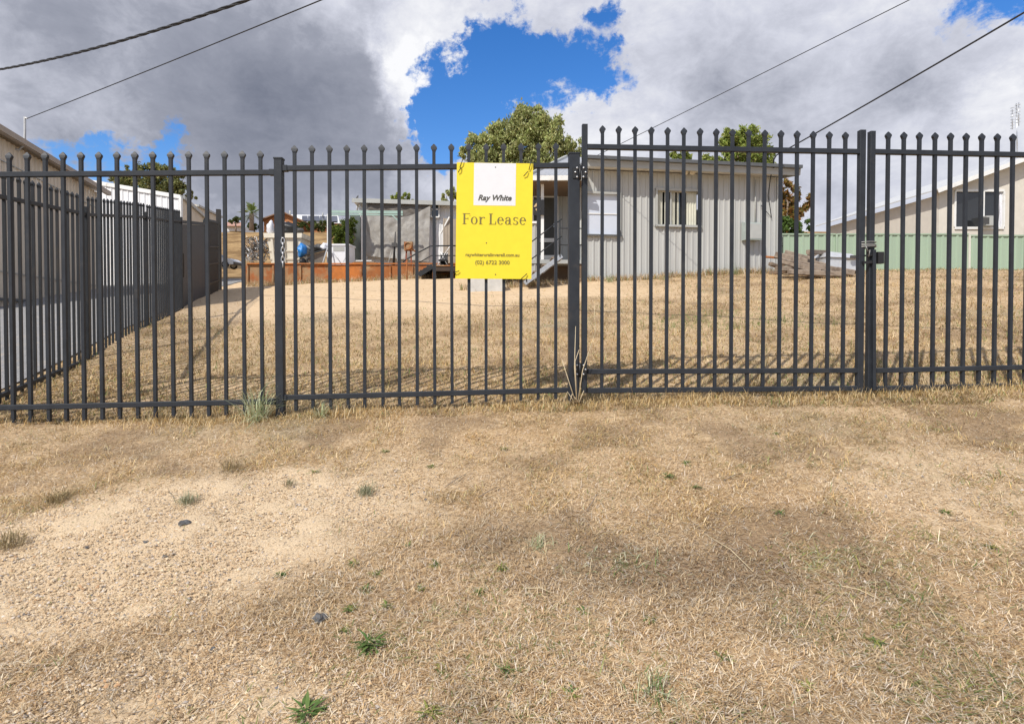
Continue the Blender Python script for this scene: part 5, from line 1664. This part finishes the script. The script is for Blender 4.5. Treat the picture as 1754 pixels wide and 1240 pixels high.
wire('overhead_wire', 'thin service wire running up from the left shed riser', RISER, at(522, 0, 9.0), .010, .12, 2.0)
tw = MB(); A, B = at(-60, 128, 13.0), at(425, 0, 8.0)
pts = []
dAB = B - A; B2 = A + dAB * 3; A2 = A - dAB * .5
n = 260
for s_, ph in ((0, 0), (1, 2.1), (2, 4.2)):
    pts = []
    for i in range(n + 1):
        t = i / n; p = A2.lerp(B2, t) - Vector((0, 0, .9 * 4 * ((t - .13) * (1 - t) if False else 0)))
        # gentle sag so that it bows as seen
        tt = (t * 3.5 - .5)
        p.z -= .55 * tt * (1 - tt) if -.6 < tt < 3.2 else 0
        a_ = i * .9 + ph
        pts.append(p + Vector((0, cos(a_), sin(a_))) * .014)
    tw.tube(pts, .012, 4)
tag(tw.build('twisted_cable', WIREM), 'thick twisted power cable crossing the upper left sky', 'wire')
s_end = wp(1010) + WN * .3 + Vector((0, 0, 5.25))
wire('overhead_wire', 'thin wire rising right from the left end of the pale shed roof', s_end, at(1548, 0, 8.5), .007, .05, 2.0)
wire('overhead_wire', 'thick black service line reaching the right end of the pale shed roof', br + WN * .1 + Vector((0, 0, 5.40)), at(1756, 3, 9.0), .016, .18, 2.0)


# ------------------------------------------------------------------ grass, straw and pebbles
def blades(P, L, Wd, az, el, bend, cols, name, mat, label, kind='stuff'):
    """P: n x 3 roots; el: elevation of the blade; bend: droop of the tip"""
    n = len(P)
    d = np.stack([np.cos(az) * np.cos(el), np.sin(az) * np.cos(el), np.sin(el)], 1)
    s = np.stack([-np.sin(az), np.cos(az), np.zeros(n)], 1) * (Wd / 2)[:, None]
    d2 = np.stack([np.cos(az) * np.cos(el - bend), np.sin(az) * np.cos(el - bend), np.sin(el - bend)], 1)
    mid = P + d * (L * .55)[:, None]
    tip = mid + d2 * (L * .45)[:, None]
    v = np.stack([P - s, P + s, mid + s * .8, mid - s * .8, tip], 1).reshape(-1, 3)
    k = np.arange(n)[:, None] * 5
    tri = np.concatenate([k + np.array([[0, 1, 2]]), k + np.array([[0, 2, 3]]), k + np.array([[3, 2, 4]])], 1).reshape(-1, 3)
    me = fast_mesh(name, v, tri, np.repeat(cols, 5, 0), mat)
    o = link(bpy.data.objects.new(name, me), (0, 0, 0))
    return tag(o, label, kind=kind)


STRAW = np.array([(.72, .57, .36), (.64, .48, .29), (.78, .67, .49), (.52, .36, .20), (.36, .235, .125), (.70, .61, .50), (.60, .42, .22)])
GREENS = np.array([(.16, .22, .07), (.22, .26, .08), (.12, .18, .05), (.30, .30, .12)])


def ground_pts(n, y0, y1, power, margin=1.0, half=.93):
    """points on the ground in the wedge the view covers (and a bit beside it)"""
    u = rng.random(n)
    y = (y0 ** (1 - power) + u * (y1 ** (1 - power) - y0 ** (1 - power))) ** (1 / (1 - power)) if power != 1 else y0 * (y1 / y0) ** u
    x = rng.uniform(-1, 1, n) * (half * y + margin)
    return x, y


def keep_out(x, y):
    """true where grass may grow: outside sheds, terrace, driveway"""
    ok = np.ones(len(x), bool)
    sx = -4.66 - .325 * (y - 5.3)
    ok &= ~((x < sx - .2) & (y > 4.6))
    ok &= ~((x > -8.4) & (x < 0.1) & (y > TY - .02))
    rel = (x - W0.x) * WN.x + (y - W0.y) * WN.y
    ok &= ~((rel < .02) & (x > 1.6) & (x < 7.7) & (y < 21))
    return ok


YARD = np.array([(.62, .46, .23), (.54, .39, .18), (.70, .56, .34), (.44, .30, .13), (.30, .19, .09), (.46, .40, .20), (.56, .38, .16)])
fline = lambda x: 4.875 + .046 * x
x, y = ground_pts(400000, 1.45, 5.1, 1.35, .7)
gw = gravel_w(x, y); dw = dirt_w(x, y)
pk = rng.random(len(x)) < np.clip((1 - gw * .93) * (1 - .40 * dw) * (.55 + .9 * fbm(x, y, 3.5, 71)), 0.03, 1)
dw = dw[pk]
x, y = x[pk], y[pk]; n = len(x)
ci = rng.integers(0, 7, n); cols = STRAW[ci] * rng.uniform(.62, 1.15, n)[:, None]
patch = fbm(x, y, 1.3, 77)
cols = cols * ((0.72 + .66 * patch) * (1 - .26 * dw))[:, None]
gr = rng.random(n) < .055 * sst(.45, .7, fbm(x, y, 2.3, 81)) * 2
cols[gr] = GREENS[rng.integers(0, 4, gr.sum())] * rng.uniform(.8, 1.3, gr.sum())[:, None]
L = rng.uniform(.014, .045, n) * np.where(rng.random(n) < .04, 2.0, 1)
el = np.abs(rng.normal(.15, .33, n))
blades(np.stack([x, y, g(x, y) + rng.uniform(0, .012, n)], 1), L, rng.uniform(.0016, .0036, n), rng.uniform(0, 2 * pi, n), el, rng.uniform(-.2, .7, n), cols, 'straw_litter', GRASSM, 'dry straw and dead grass covering the verge before the fence')

# coarser tufts of dead grass on the upper verge
x, y = ground_pts(95000, 2.6, 4.95, 1.0, .7)
pk = rng.random(len(x)) < np.clip((1 - gravel_w(x, y)) * sst(.42, .66, fbm(x, y, 4.5, 131, 5)) * 1.3 * sst(2.6, 3.5, y), 0, 1)
x, y = x[pk], y[pk]; n = len(x)
cols = YARD[rng.integers(0, 7, n)] * (rng.uniform(.75, 1.3, n) * (.75 + .6 * fbm(x, y, 2.5, 133)))[:, None]
gr = rng.random(n) < .10 * sst(.45, .7, fbm(x, y, 1.5, 135)) * 2
cols[gr] = GREENS[rng.integers(0, 4, gr.sum())] * rng.uniform(.9, 1.4, gr.sum())[:, None]
blades(np.stack([x, y, g(x, y)], 1), rng.uniform(.03, .085, n), rng.uniform(.0022, .0045, n), rng.uniform(0, 2 * pi, n), np.abs(rng.normal(.3, .32, n)), rng.uniform(0, .9, n), cols, 'verge_tussocks', GRASSM, 'coarser golden dead grass in clumps over the upper verge')

x, y = ground_pts(230000, 4.7, 17.5, 1.7, 1.0)
sw = sand_w(x, y); grn = green_w(x, y)
pk = (rng.random(len(x)) < np.clip((1 - .93 * sw) * (.25 + 1.2 * fbm(x, y, 1.2, 91)), .02, 1)) & keep_out(x, y)
x, y = x[pk], y[pk]; grn = grn[pk]; n = len(x); pass
cols = YARD[rng.integers(0, 7, n)] * rng.uniform(.6, 1.15, n)[:, None] * (.55 + .9 * fbm(x, y, .9, 93))[:, None]
gr = rng.random(n) < np.clip(.09 + .16 * sst(.5, .7, fbm(x, y, .8, 95)) + .75 * grn, 0, 1)
cols[gr] = GREENS[rng.integers(0, 4, gr.sum())] * rng.uniform(.8, 1.3, gr.sum())[:, None]
L = rng.uniform(.03, .075, n) * (1 + .03 * y)
el = np.abs(rng.normal(.45, .4, n))
blades(np.stack([x, y, g(x, y) - .003], 1), L, rng.uniform(.003, .006, n) * (1 + .05 * y), rng.uniform(0, 2 * pi, n), el, rng.uniform(-.1, .8, n), cols, 'yard_grass', GRASSM, 'short dry yellow grass over the yard behind the fence')

# taller dry grass along the fence line, shed foot and yard edges
n = 15000
x = rng.uniform(-5, 6, n); dens = fbm(x, x * 0 + 3, 2.2, 101)
y = fline(x) + rng.normal(-.02, .09, n)
pk = rng.random(n) < np.clip((dens - .25) * 2.0, .08, 1)
x, y = x[pk], y[pk]; n = len(x)
L = rng.uniform(.04, .15, n) * (.5 + fbm(x, y, 5, 103))
blades(np.stack([x, y, g(x, y) - .004], 1), L, rng.uniform(.002, .0042, n), rng.uniform(0, 2 * pi, n), rng.uniform(.5, 1.4, n), rng.uniform(.2, 1.2, n),
       YARD[rng.choice([0, 1, 2, 2, 6], n)] * rng.uniform(.9, 1.3, n)[:, None], 'fence_line_grass', GRASSM, 'taller pale dry grass along the foot of the front fence')
xs_, ys_ = [], []
for (ax, ay, bx_, by, m_) in ((W0.x, W0.y - .12, W1.x, W1.y - .12, 3500), (-8.2, TY - .2, .5, TY - .2, 4200), (8.5, 20.4, 19, 20.5, 4200), (-1.2, 13.4, 1.6, 13.8, 1600), (6.2, 15.6, 10.6, 16.4, 2600)):
    t = rng.random(m_); xs_.append(ax + (bx_ - ax) * t); ys_.append(ay + (by - ay) * t + rng.normal(0, .12, m_))
x, y = np.concatenate(xs_), np.concatenate(ys_); n = len(x)
cols = STRAW[rng.integers(0, 7, n)] * rng.uniform(.75, 1.1, n)[:, None]
gr = rng.random(n) < .16; cols[gr] = GREENS[rng.integers(0, 4, gr.sum())]
blades(np.stack([x, y, g(x, y) - .005], 1), rng.uniform(.06, .26, n) * (.4 + fbm(x, y, 2, 105)), rng.uniform(.006, .012, n), rng.uniform(0, 2 * pi, n), rng.uniform(.6, 1.5, n), rng.uniform(.1, .9, n), cols,
       'wall_foot_grass', GRASSM, 'taller dry grass and weeds along the walls at the back of the yard')

# pebbles of the gravel patch
def pebbles(n0, name, label, big=False):
    x, y = ground_pts(n0, 1.45, 4.6, 1.2, .6)
    w = gravel_w(x, y)
    pk = rng.random(n0) < (w * .95 + .03)
    x, y = x[pk], y[pk]; n = len(x)
    s = rng.lognormal(math.log(.0036), .38, n)
    s = np.minimum(np.where(rng.random(n) < .01, s * 2.0, s), .0095)
    octa = np.array([(1, 0, 0), (0, 1, 0), (-1, 0, 0), (0, -1, 0), (0, 0, .75), (0, 0, -.6)], float)
    th = rng.uniform(0, 2 * pi, n); sc3 = rng.uniform(.65, 1.3, (n, 3))
    v = octa[None] * sc3[:, None, :] + rng.normal(0, .16, (n, 6, 3))
    vx = v[..., 0] * np.cos(th)[:, None] - v[..., 1] * np.sin(th)[:, None]
    vy = v[..., 0] * np.sin(th)[:, None] + v[..., 1] * np.cos(th)[:, None]
    V = np.stack([x[:, None] + vx * s[:, None], y[:, None] + vy * s[:, None], (g(x, y) + .25 * s + .003)[:, None] + v[..., 2] * s[:, None]], -1).reshape(-1, 3)
    f = np.array([(0, 1, 4), (1, 2, 4), (2, 3, 4), (3, 0, 4), (1, 0, 5), (2, 1, 5), (3, 2, 5), (0, 3, 5)])[:4]
    T_ = (np.arange(n)[:, None, None] * 6 + f[None]).reshape(-1, 3)
    pal = np.array([(.62, .47, .30), (.54, .39, .23), (.68, .55, .38), (.48, .34, .20), (.60, .42, .24), (.58, .50, .42), (.36, .31, .27), (.17, .16, .16), (.50, .30, .16)])
    pr = np.array([.2, .18, .18, .12, .13, .1, .05, .02, .02]); pr /= pr.sum()
    c = pal[rng.choice(9, n, p=pr)] * rng.uniform(.8, 1.12, n)[:, None]
    me = fast_mesh(name, V, T_, np.repeat(c, 6, 0), PEBM)
    tag(link(bpy.data.objects.new(name, me), (0, 0, 0)), label, kind='stuff')


pebbles(190000, 'pebbles', 'fine tan gravel pebbles strewn over the verge')


# ------------------------------------------------------------------ single weeds, tufts, stones
def plant(kind, px, py, size, cols, label, group=None, n=40, name=None, cat='weed', spread=1.0, front=False, bw=.0032):
    p = hit(px, py)
    if front:
        q = fp(px, py, .10); p = Vector((q.x, q.y, gz(q.x, q.y)))
    r = np.random.default_rng(int(px * 7 + py))
    if kind == 'rosette':
        az = r.uniform(0, 2 * pi, n); el = r.uniform(.05, .7, n); L = size * r.uniform(.5, 1, n); Wd = L * r.uniform(.10, .17, n); be = r.uniform(.2, .8, n)
        P = np.zeros((n, 3)); P[:, :2] = r.normal(0, size * .12, (n, 2))
    elif kind == 'tuft':
        az = r.uniform(0, 2 * pi, n); el = np.clip(r.normal(1.0, .35, n), .15, 1.5); L = size * r.uniform(.4, 1, n); Wd = np.full(n, bw) * r.uniform(.7, 1.3, n); be = r.uniform(.1, 1.0, n)
        P = np.zeros((n, 3)); P[:, :2] = r.normal(0, size * .13 * spread, (n, 2))
    else:   # mat
        az = r.uniform(0, 2 * pi, n); el = np.abs(r.normal(.2, .25, n)); L = size * r.uniform(.15, .45, n); Wd = np.full(n, .0036); be = r.uniform(0, .6, n)
        P = np.zeros((n, 3)); P[:, :2] = r.normal(0, size * .35 * spread, (n, 2))
        P[:, 0] *= 1.6
    P[:, 2] = g(P[:, 0] + p.x, P[:, 1] + p.y) - p.z + .004
    d = np.stack([np.cos(az) * np.cos(el), np.sin(az) * np.cos(el), np.sin(el)], 1)
    s = np.stack([-np.sin(az), np.cos(az), np.zeros(n)], 1) * (Wd / 2)[:, None]
    d2 = np.stack([np.cos(az) * np.cos(el - be), np.sin(az) * np.cos(el - be), np.sin(el - be)], 1)
    mid = P + d * (L * .5)[:, None]; tip = mid + d2 * (L * .5)[:, None]
    v = np.stack([P - s * .5, P + s * .5, mid + s, mid - s, tip], 1).reshape(-1, 3)
    k = np.arange(n)[:, None] * 5
    tri = np.concatenate([k + np.array([[0, 1, 2]]), k + np.array([[0, 2, 3]]), k + np.array([[3, 2, 4]])], 1).reshape(-1, 3)
    c = np.array(cols)[r.integers(0, len(cols), n)] * r.uniform(.75, 1.25, n)[:, None]
    me = fast_mesh(name or 'weed', v, tri, np.repeat(c, 5, 0), GRASSM)
    o = link(bpy.data.objects.new(name or 'weed', me), p)
    if kind == 'mat': return tag(o, label, kind='stuff')
    return tag(o, label, cat, group)


GRN = [(.10, .17, .045), (.14, .21, .06), (.075, .13, .035)]
GRY = [(.30, .31, .20), (.38, .36, .24), (.22, .24, .14)]
YGR = [(.26, .28, .07), (.34, .32, .10), (.20, .24, .06)]
PALE = [(.50, .53, .34), (.40, .46, .26), (.60, .58, .40), (.30, .36, .18)]
plant('tuft', 441, 708, .46, PALE, 'big pale green grass tuft at the foot of the left fence post', n=130, name='grass_tuft', cat='grass tuft', front=True, spread=.55, bw=.0052)
plant('tuft', 550, 706, .17, PALE, 'smaller pale green grass tuft right of the left fence post', n=60, name='grass_tuft', cat='grass tuft', front=True, spread=.6, bw=.0045)
plant('rosette', 636, 1108, .085, GRN, 'dark green rosette weed in the lower middle of the verge', n=70)
plant('rosette', 525, 1226, .085, GRN, 'green long-leaved weed at the bottom edge of the photo', n=46)
plant('tuft', 320, 862, .085, GRY, 'greyish grass clump on the gravel, the nearest to the dark stone', n=130, name='grass_tuft', cat='grass tuft', spread=2.2)
plant('tuft', 628, 846, .085, GRY, 'greyish grass clump in straw below the middle of the fence panel', n=150, name='grass_tuft', cat='grass tuft', spread=2.2)
plant('rosette', 1147, 818, .06, GRN, 'upright green weed right of centre in the verge', n=44)
plant('rosette', 870, 1152, .05, GRN, 'narrow-leaved weed below the picture centre', n=30)
plant('rosette', 1337, 880, .05, GRN, 'dusty green weed in the right half of the verge', n=30)
plant('rosette', 481, 986, .05, GRN, 'green weed at the right edge of the gravel patch', n=30)
plant('rosette', 1191, 836, .05, GRN, 'low green weed just right of the upright one', n=26)
plant('tuft', 1120, 1195, .13, PALE + GRN, 'loose tall grass tuft near the bottom right of centre', n=60, name='grass_tuft', cat='grass tuft', spread=2.0)
plant('mat', 1640, 1205, .22, GRN + YGR, 'patch of green creeping grass in the lower right corner', n=170, name='grass_patch', cat='grass patch')
plant('mat', 1430, 965, .24, YGR + PALE, 'olive grass patch on the brown dirt at right', n=190, name='grass_patch', cat='grass patch')
plant('mat', 1550, 1050, .26, YGR + GRN, 'sparse green grass patch below the olive one at right', n=130, name='grass_patch', cat='grass patch')
plant('tuft', 925, 940, .10, PALE + [tuple(STRAW[0])], 'straw-coloured tuft in the centre of the verge', n=90, name='grass_tuft', cat='grass tuft', spread=2.2)
plant('mat', 1065, 965, .20, PALE + GRN, 'thin grey-green grass patch right of the straw tuft', n=110, name='grass_patch', cat='grass patch')
plant('mat', 1580, 915, .16, YGR, 'yellow-green runner grass at the right', n=90, name='grass_patch', cat='grass patch')
plant('mat', 1480, 886, .10, YGR, 'small yellow-green grass spot left of the runner grass', n=50, name='grass_patch', cat='grass patch')
DK = [(.30, .23, .12), (.22, .17, .09), (.40, .32, .18)]
plant('tuft', 97, 860, .10, DK, 'flattened brown grass clump at the left on gravel', n=170, name='grass_tuft', cat='grass tuft', spread=3.0)
plant('tuft', 15, 935, .11, DK, 'brown grass clump cut by the left edge of the photo', n=200, name='grass_tuft', cat='grass tuft', spread=3.0)
plant('tuft', 495, 832, .06, DK + GRY, 'small brown tuft left of the greyish clump in straw', n=70, name='grass_tuft', cat='grass tuft', spread=2.0)
plant('tuft', 395, 805, .10, DK, 'brown lying grass clump near the left fence post', n=120, name='grass_tuft', cat='grass tuft', spread=3.0)
for (px, py, s, where) in (
        (608, 968, 0.05, 'left of the vertical row below the greyish clump'),
        (628, 1012, 0.045, 'in the middle of the row left of centre'),
        (600, 1045, 0.05, 'just above the dark green rosette'),
        (642, 985, 0.045, 'right beside the row left of centre'),
        (662, 1040, 0.042, 'right above the dark green rosette'),
        (697, 935, 0.04, 'in greyish straw left of centre'),
        (740, 800, 0.05, 'below the middle of the wide fence panel'),
        (660, 775, 0.05, 'high in the verge under the wide fence panel'),
        (865, 770, 0.055, 'below the sign near the fence'),
        (540, 810, 0.055, 'near the small brown tuft'),
        (720, 1010, 0.042, 'in pale straw between the row and centre'),
        (745, 970, 0.045, 'left of centre, just above the lowest pale straw'),
        (860, 975, 0.05, 'just below the straw-coloured tuft'),
        (820, 1015, 0.04, 'low in the middle of the verge'),
        (1000, 1050, 0.05, 'below the thin grey-green patch'),
        (1113, 1062, 0.045, 'lower right of the grey-green patch'),
        (980, 1190, 0.055, 'near the bottom edge, right of the middle'),
        (735, 1225, 0.06, 'on the bottom edge, left of the middle'),
        (590, 1080, 0.04, 'left beside the dark green rosette'),
        (1330, 745, 0.04, 'high in the verge before the gate'),
        (1620, 880, 0.05, 'at the far right on pale gravel'),
        (1500, 1105, 0.055, 'left of the green corner patch'),
        (1240, 1130, 0.045, 'low in the right half of the straw'),
        (1175, 795, 0.055, 'just above the upright green weed'),
        (900, 690, 0.06, 'against the fence under the sign'),
        (755, 1150, 0.05, 'left of the narrow-leaved weed'),
        (1700, 940, 0.045, 'close to the right edge of the photo'),
        (1380, 1180, 0.045, 'bottom right between the two grass patches'),
        ):
    plant('rosette', px, py, s, GRN + YGR, 'tiny green weed ' + where, 'tiny weeds in the verge', n=26)
# dry stalks at the gate post
dsk = hit(988, 690); m = MB()
for (dx, pts) in enumerate((((0, 0), (-4, -60), (-2, -130)), ((2, 0), (10, -55), (32, -120), (30, -165)), ((-2, 0), (-15, -40), (-26, -75)), ((4, 0), (12, -20), (18, -6)), ((-4, 0), (-16, -18), (-24, 2)), ((0, 0), (-3, -70), (4, -90)), ((3, 0), (-8, -14), (-14, 6)))):
    m.tube([fp(988 + a, 689 + b, .09) for a, b in pts], [.005, .0035, .002, .0015][:len(pts)], 5)
tag(m.build('dry_stalks', M('straw_stalk', (.58, .48, .32), .8, .15, 20)), 'bent dry weed stalks at the foot of the gate post', 'dry weed')
STN = [(316, 899, .030, 'largest dark stone on the gravel patch'), (250, 930, .013, 'small dark stone left of the largest one'), (282, 955, .013, 'small dark stone just below the largest one'),
       (393, 995, .010, 'small dark stone at the right of the gravel patch'), (365, 1112, .010, 'small dark stone low on the gravel patch'), (150, 938, .010, 'small dark stone at the left of the gravel patch'), (548, 1062, .028, 'grey half-buried stone right of the gravel patch')]
for px, py, s, lbl in STN:
    p = hit(px, py)
    o = lump('stone', p + Vector((0, 0, s * .35)), s, s * .8, s * .6, STONE_M, int(px), n=2, amp=.5)
    for f in o.data.polygons: f.use_smooth = False
    tag(o, lbl, 'stone', 'loose dark stones on the verge')
# a few weeds at the shed wall and twigs in the verge
for px, py, s, lbl in ((1045, 484, .30, 'leafy weed against the shed wall under the left window'), (1258, 470, .42, 'sprawling weed against the shed wall left of the meter box'), (1140, 480, .22, 'low weed against the shed wall between the windows')):
    plant('tuft', px, py, s, GRN + PALE, lbl, n=90, name='wall_weed', spread=1.6)
for k, (xa, ya, xb, yb, lbl) in enumerate(((820, 855, 855, 838, 'thin dark twig lying left of centre in the verge'), (1005, 878, 1024, 848, 'thin dark twig right of centre in the verge'), (1240, 826, 1272, 815, 'thin dark twig at right in the verge'),
                                       (762, 838, 800, 815, 'brown curved twig below the sign'), (1425, 1005, 1510, 1035, 'long pale straw stalk on the grass patch at right'), (1210, 920, 1290, 985, 'long pale straw stalk left of the grass patch'), (900, 1012, 945, 1022, 'long pale straw stalk low in the middle of the verge'))):
    a_, b_ = hit(xa, ya) + Vector((0, 0, .012)), hit(xb, yb) + Vector((0, 0, .016))
    mid = (a_ + b_) / 2 + Vector((.01, 0, .012))
    tag(MB().tube([a_, mid, b_], [.003 if k < 4 else .0018, .0026 if k < 4 else .0016, .001], 5).build('twig', TIMBER if k < 4 else M('pale_straw%d' % k, (.62, .52, .34), .8, .1, 20)), lbl, 'twig')
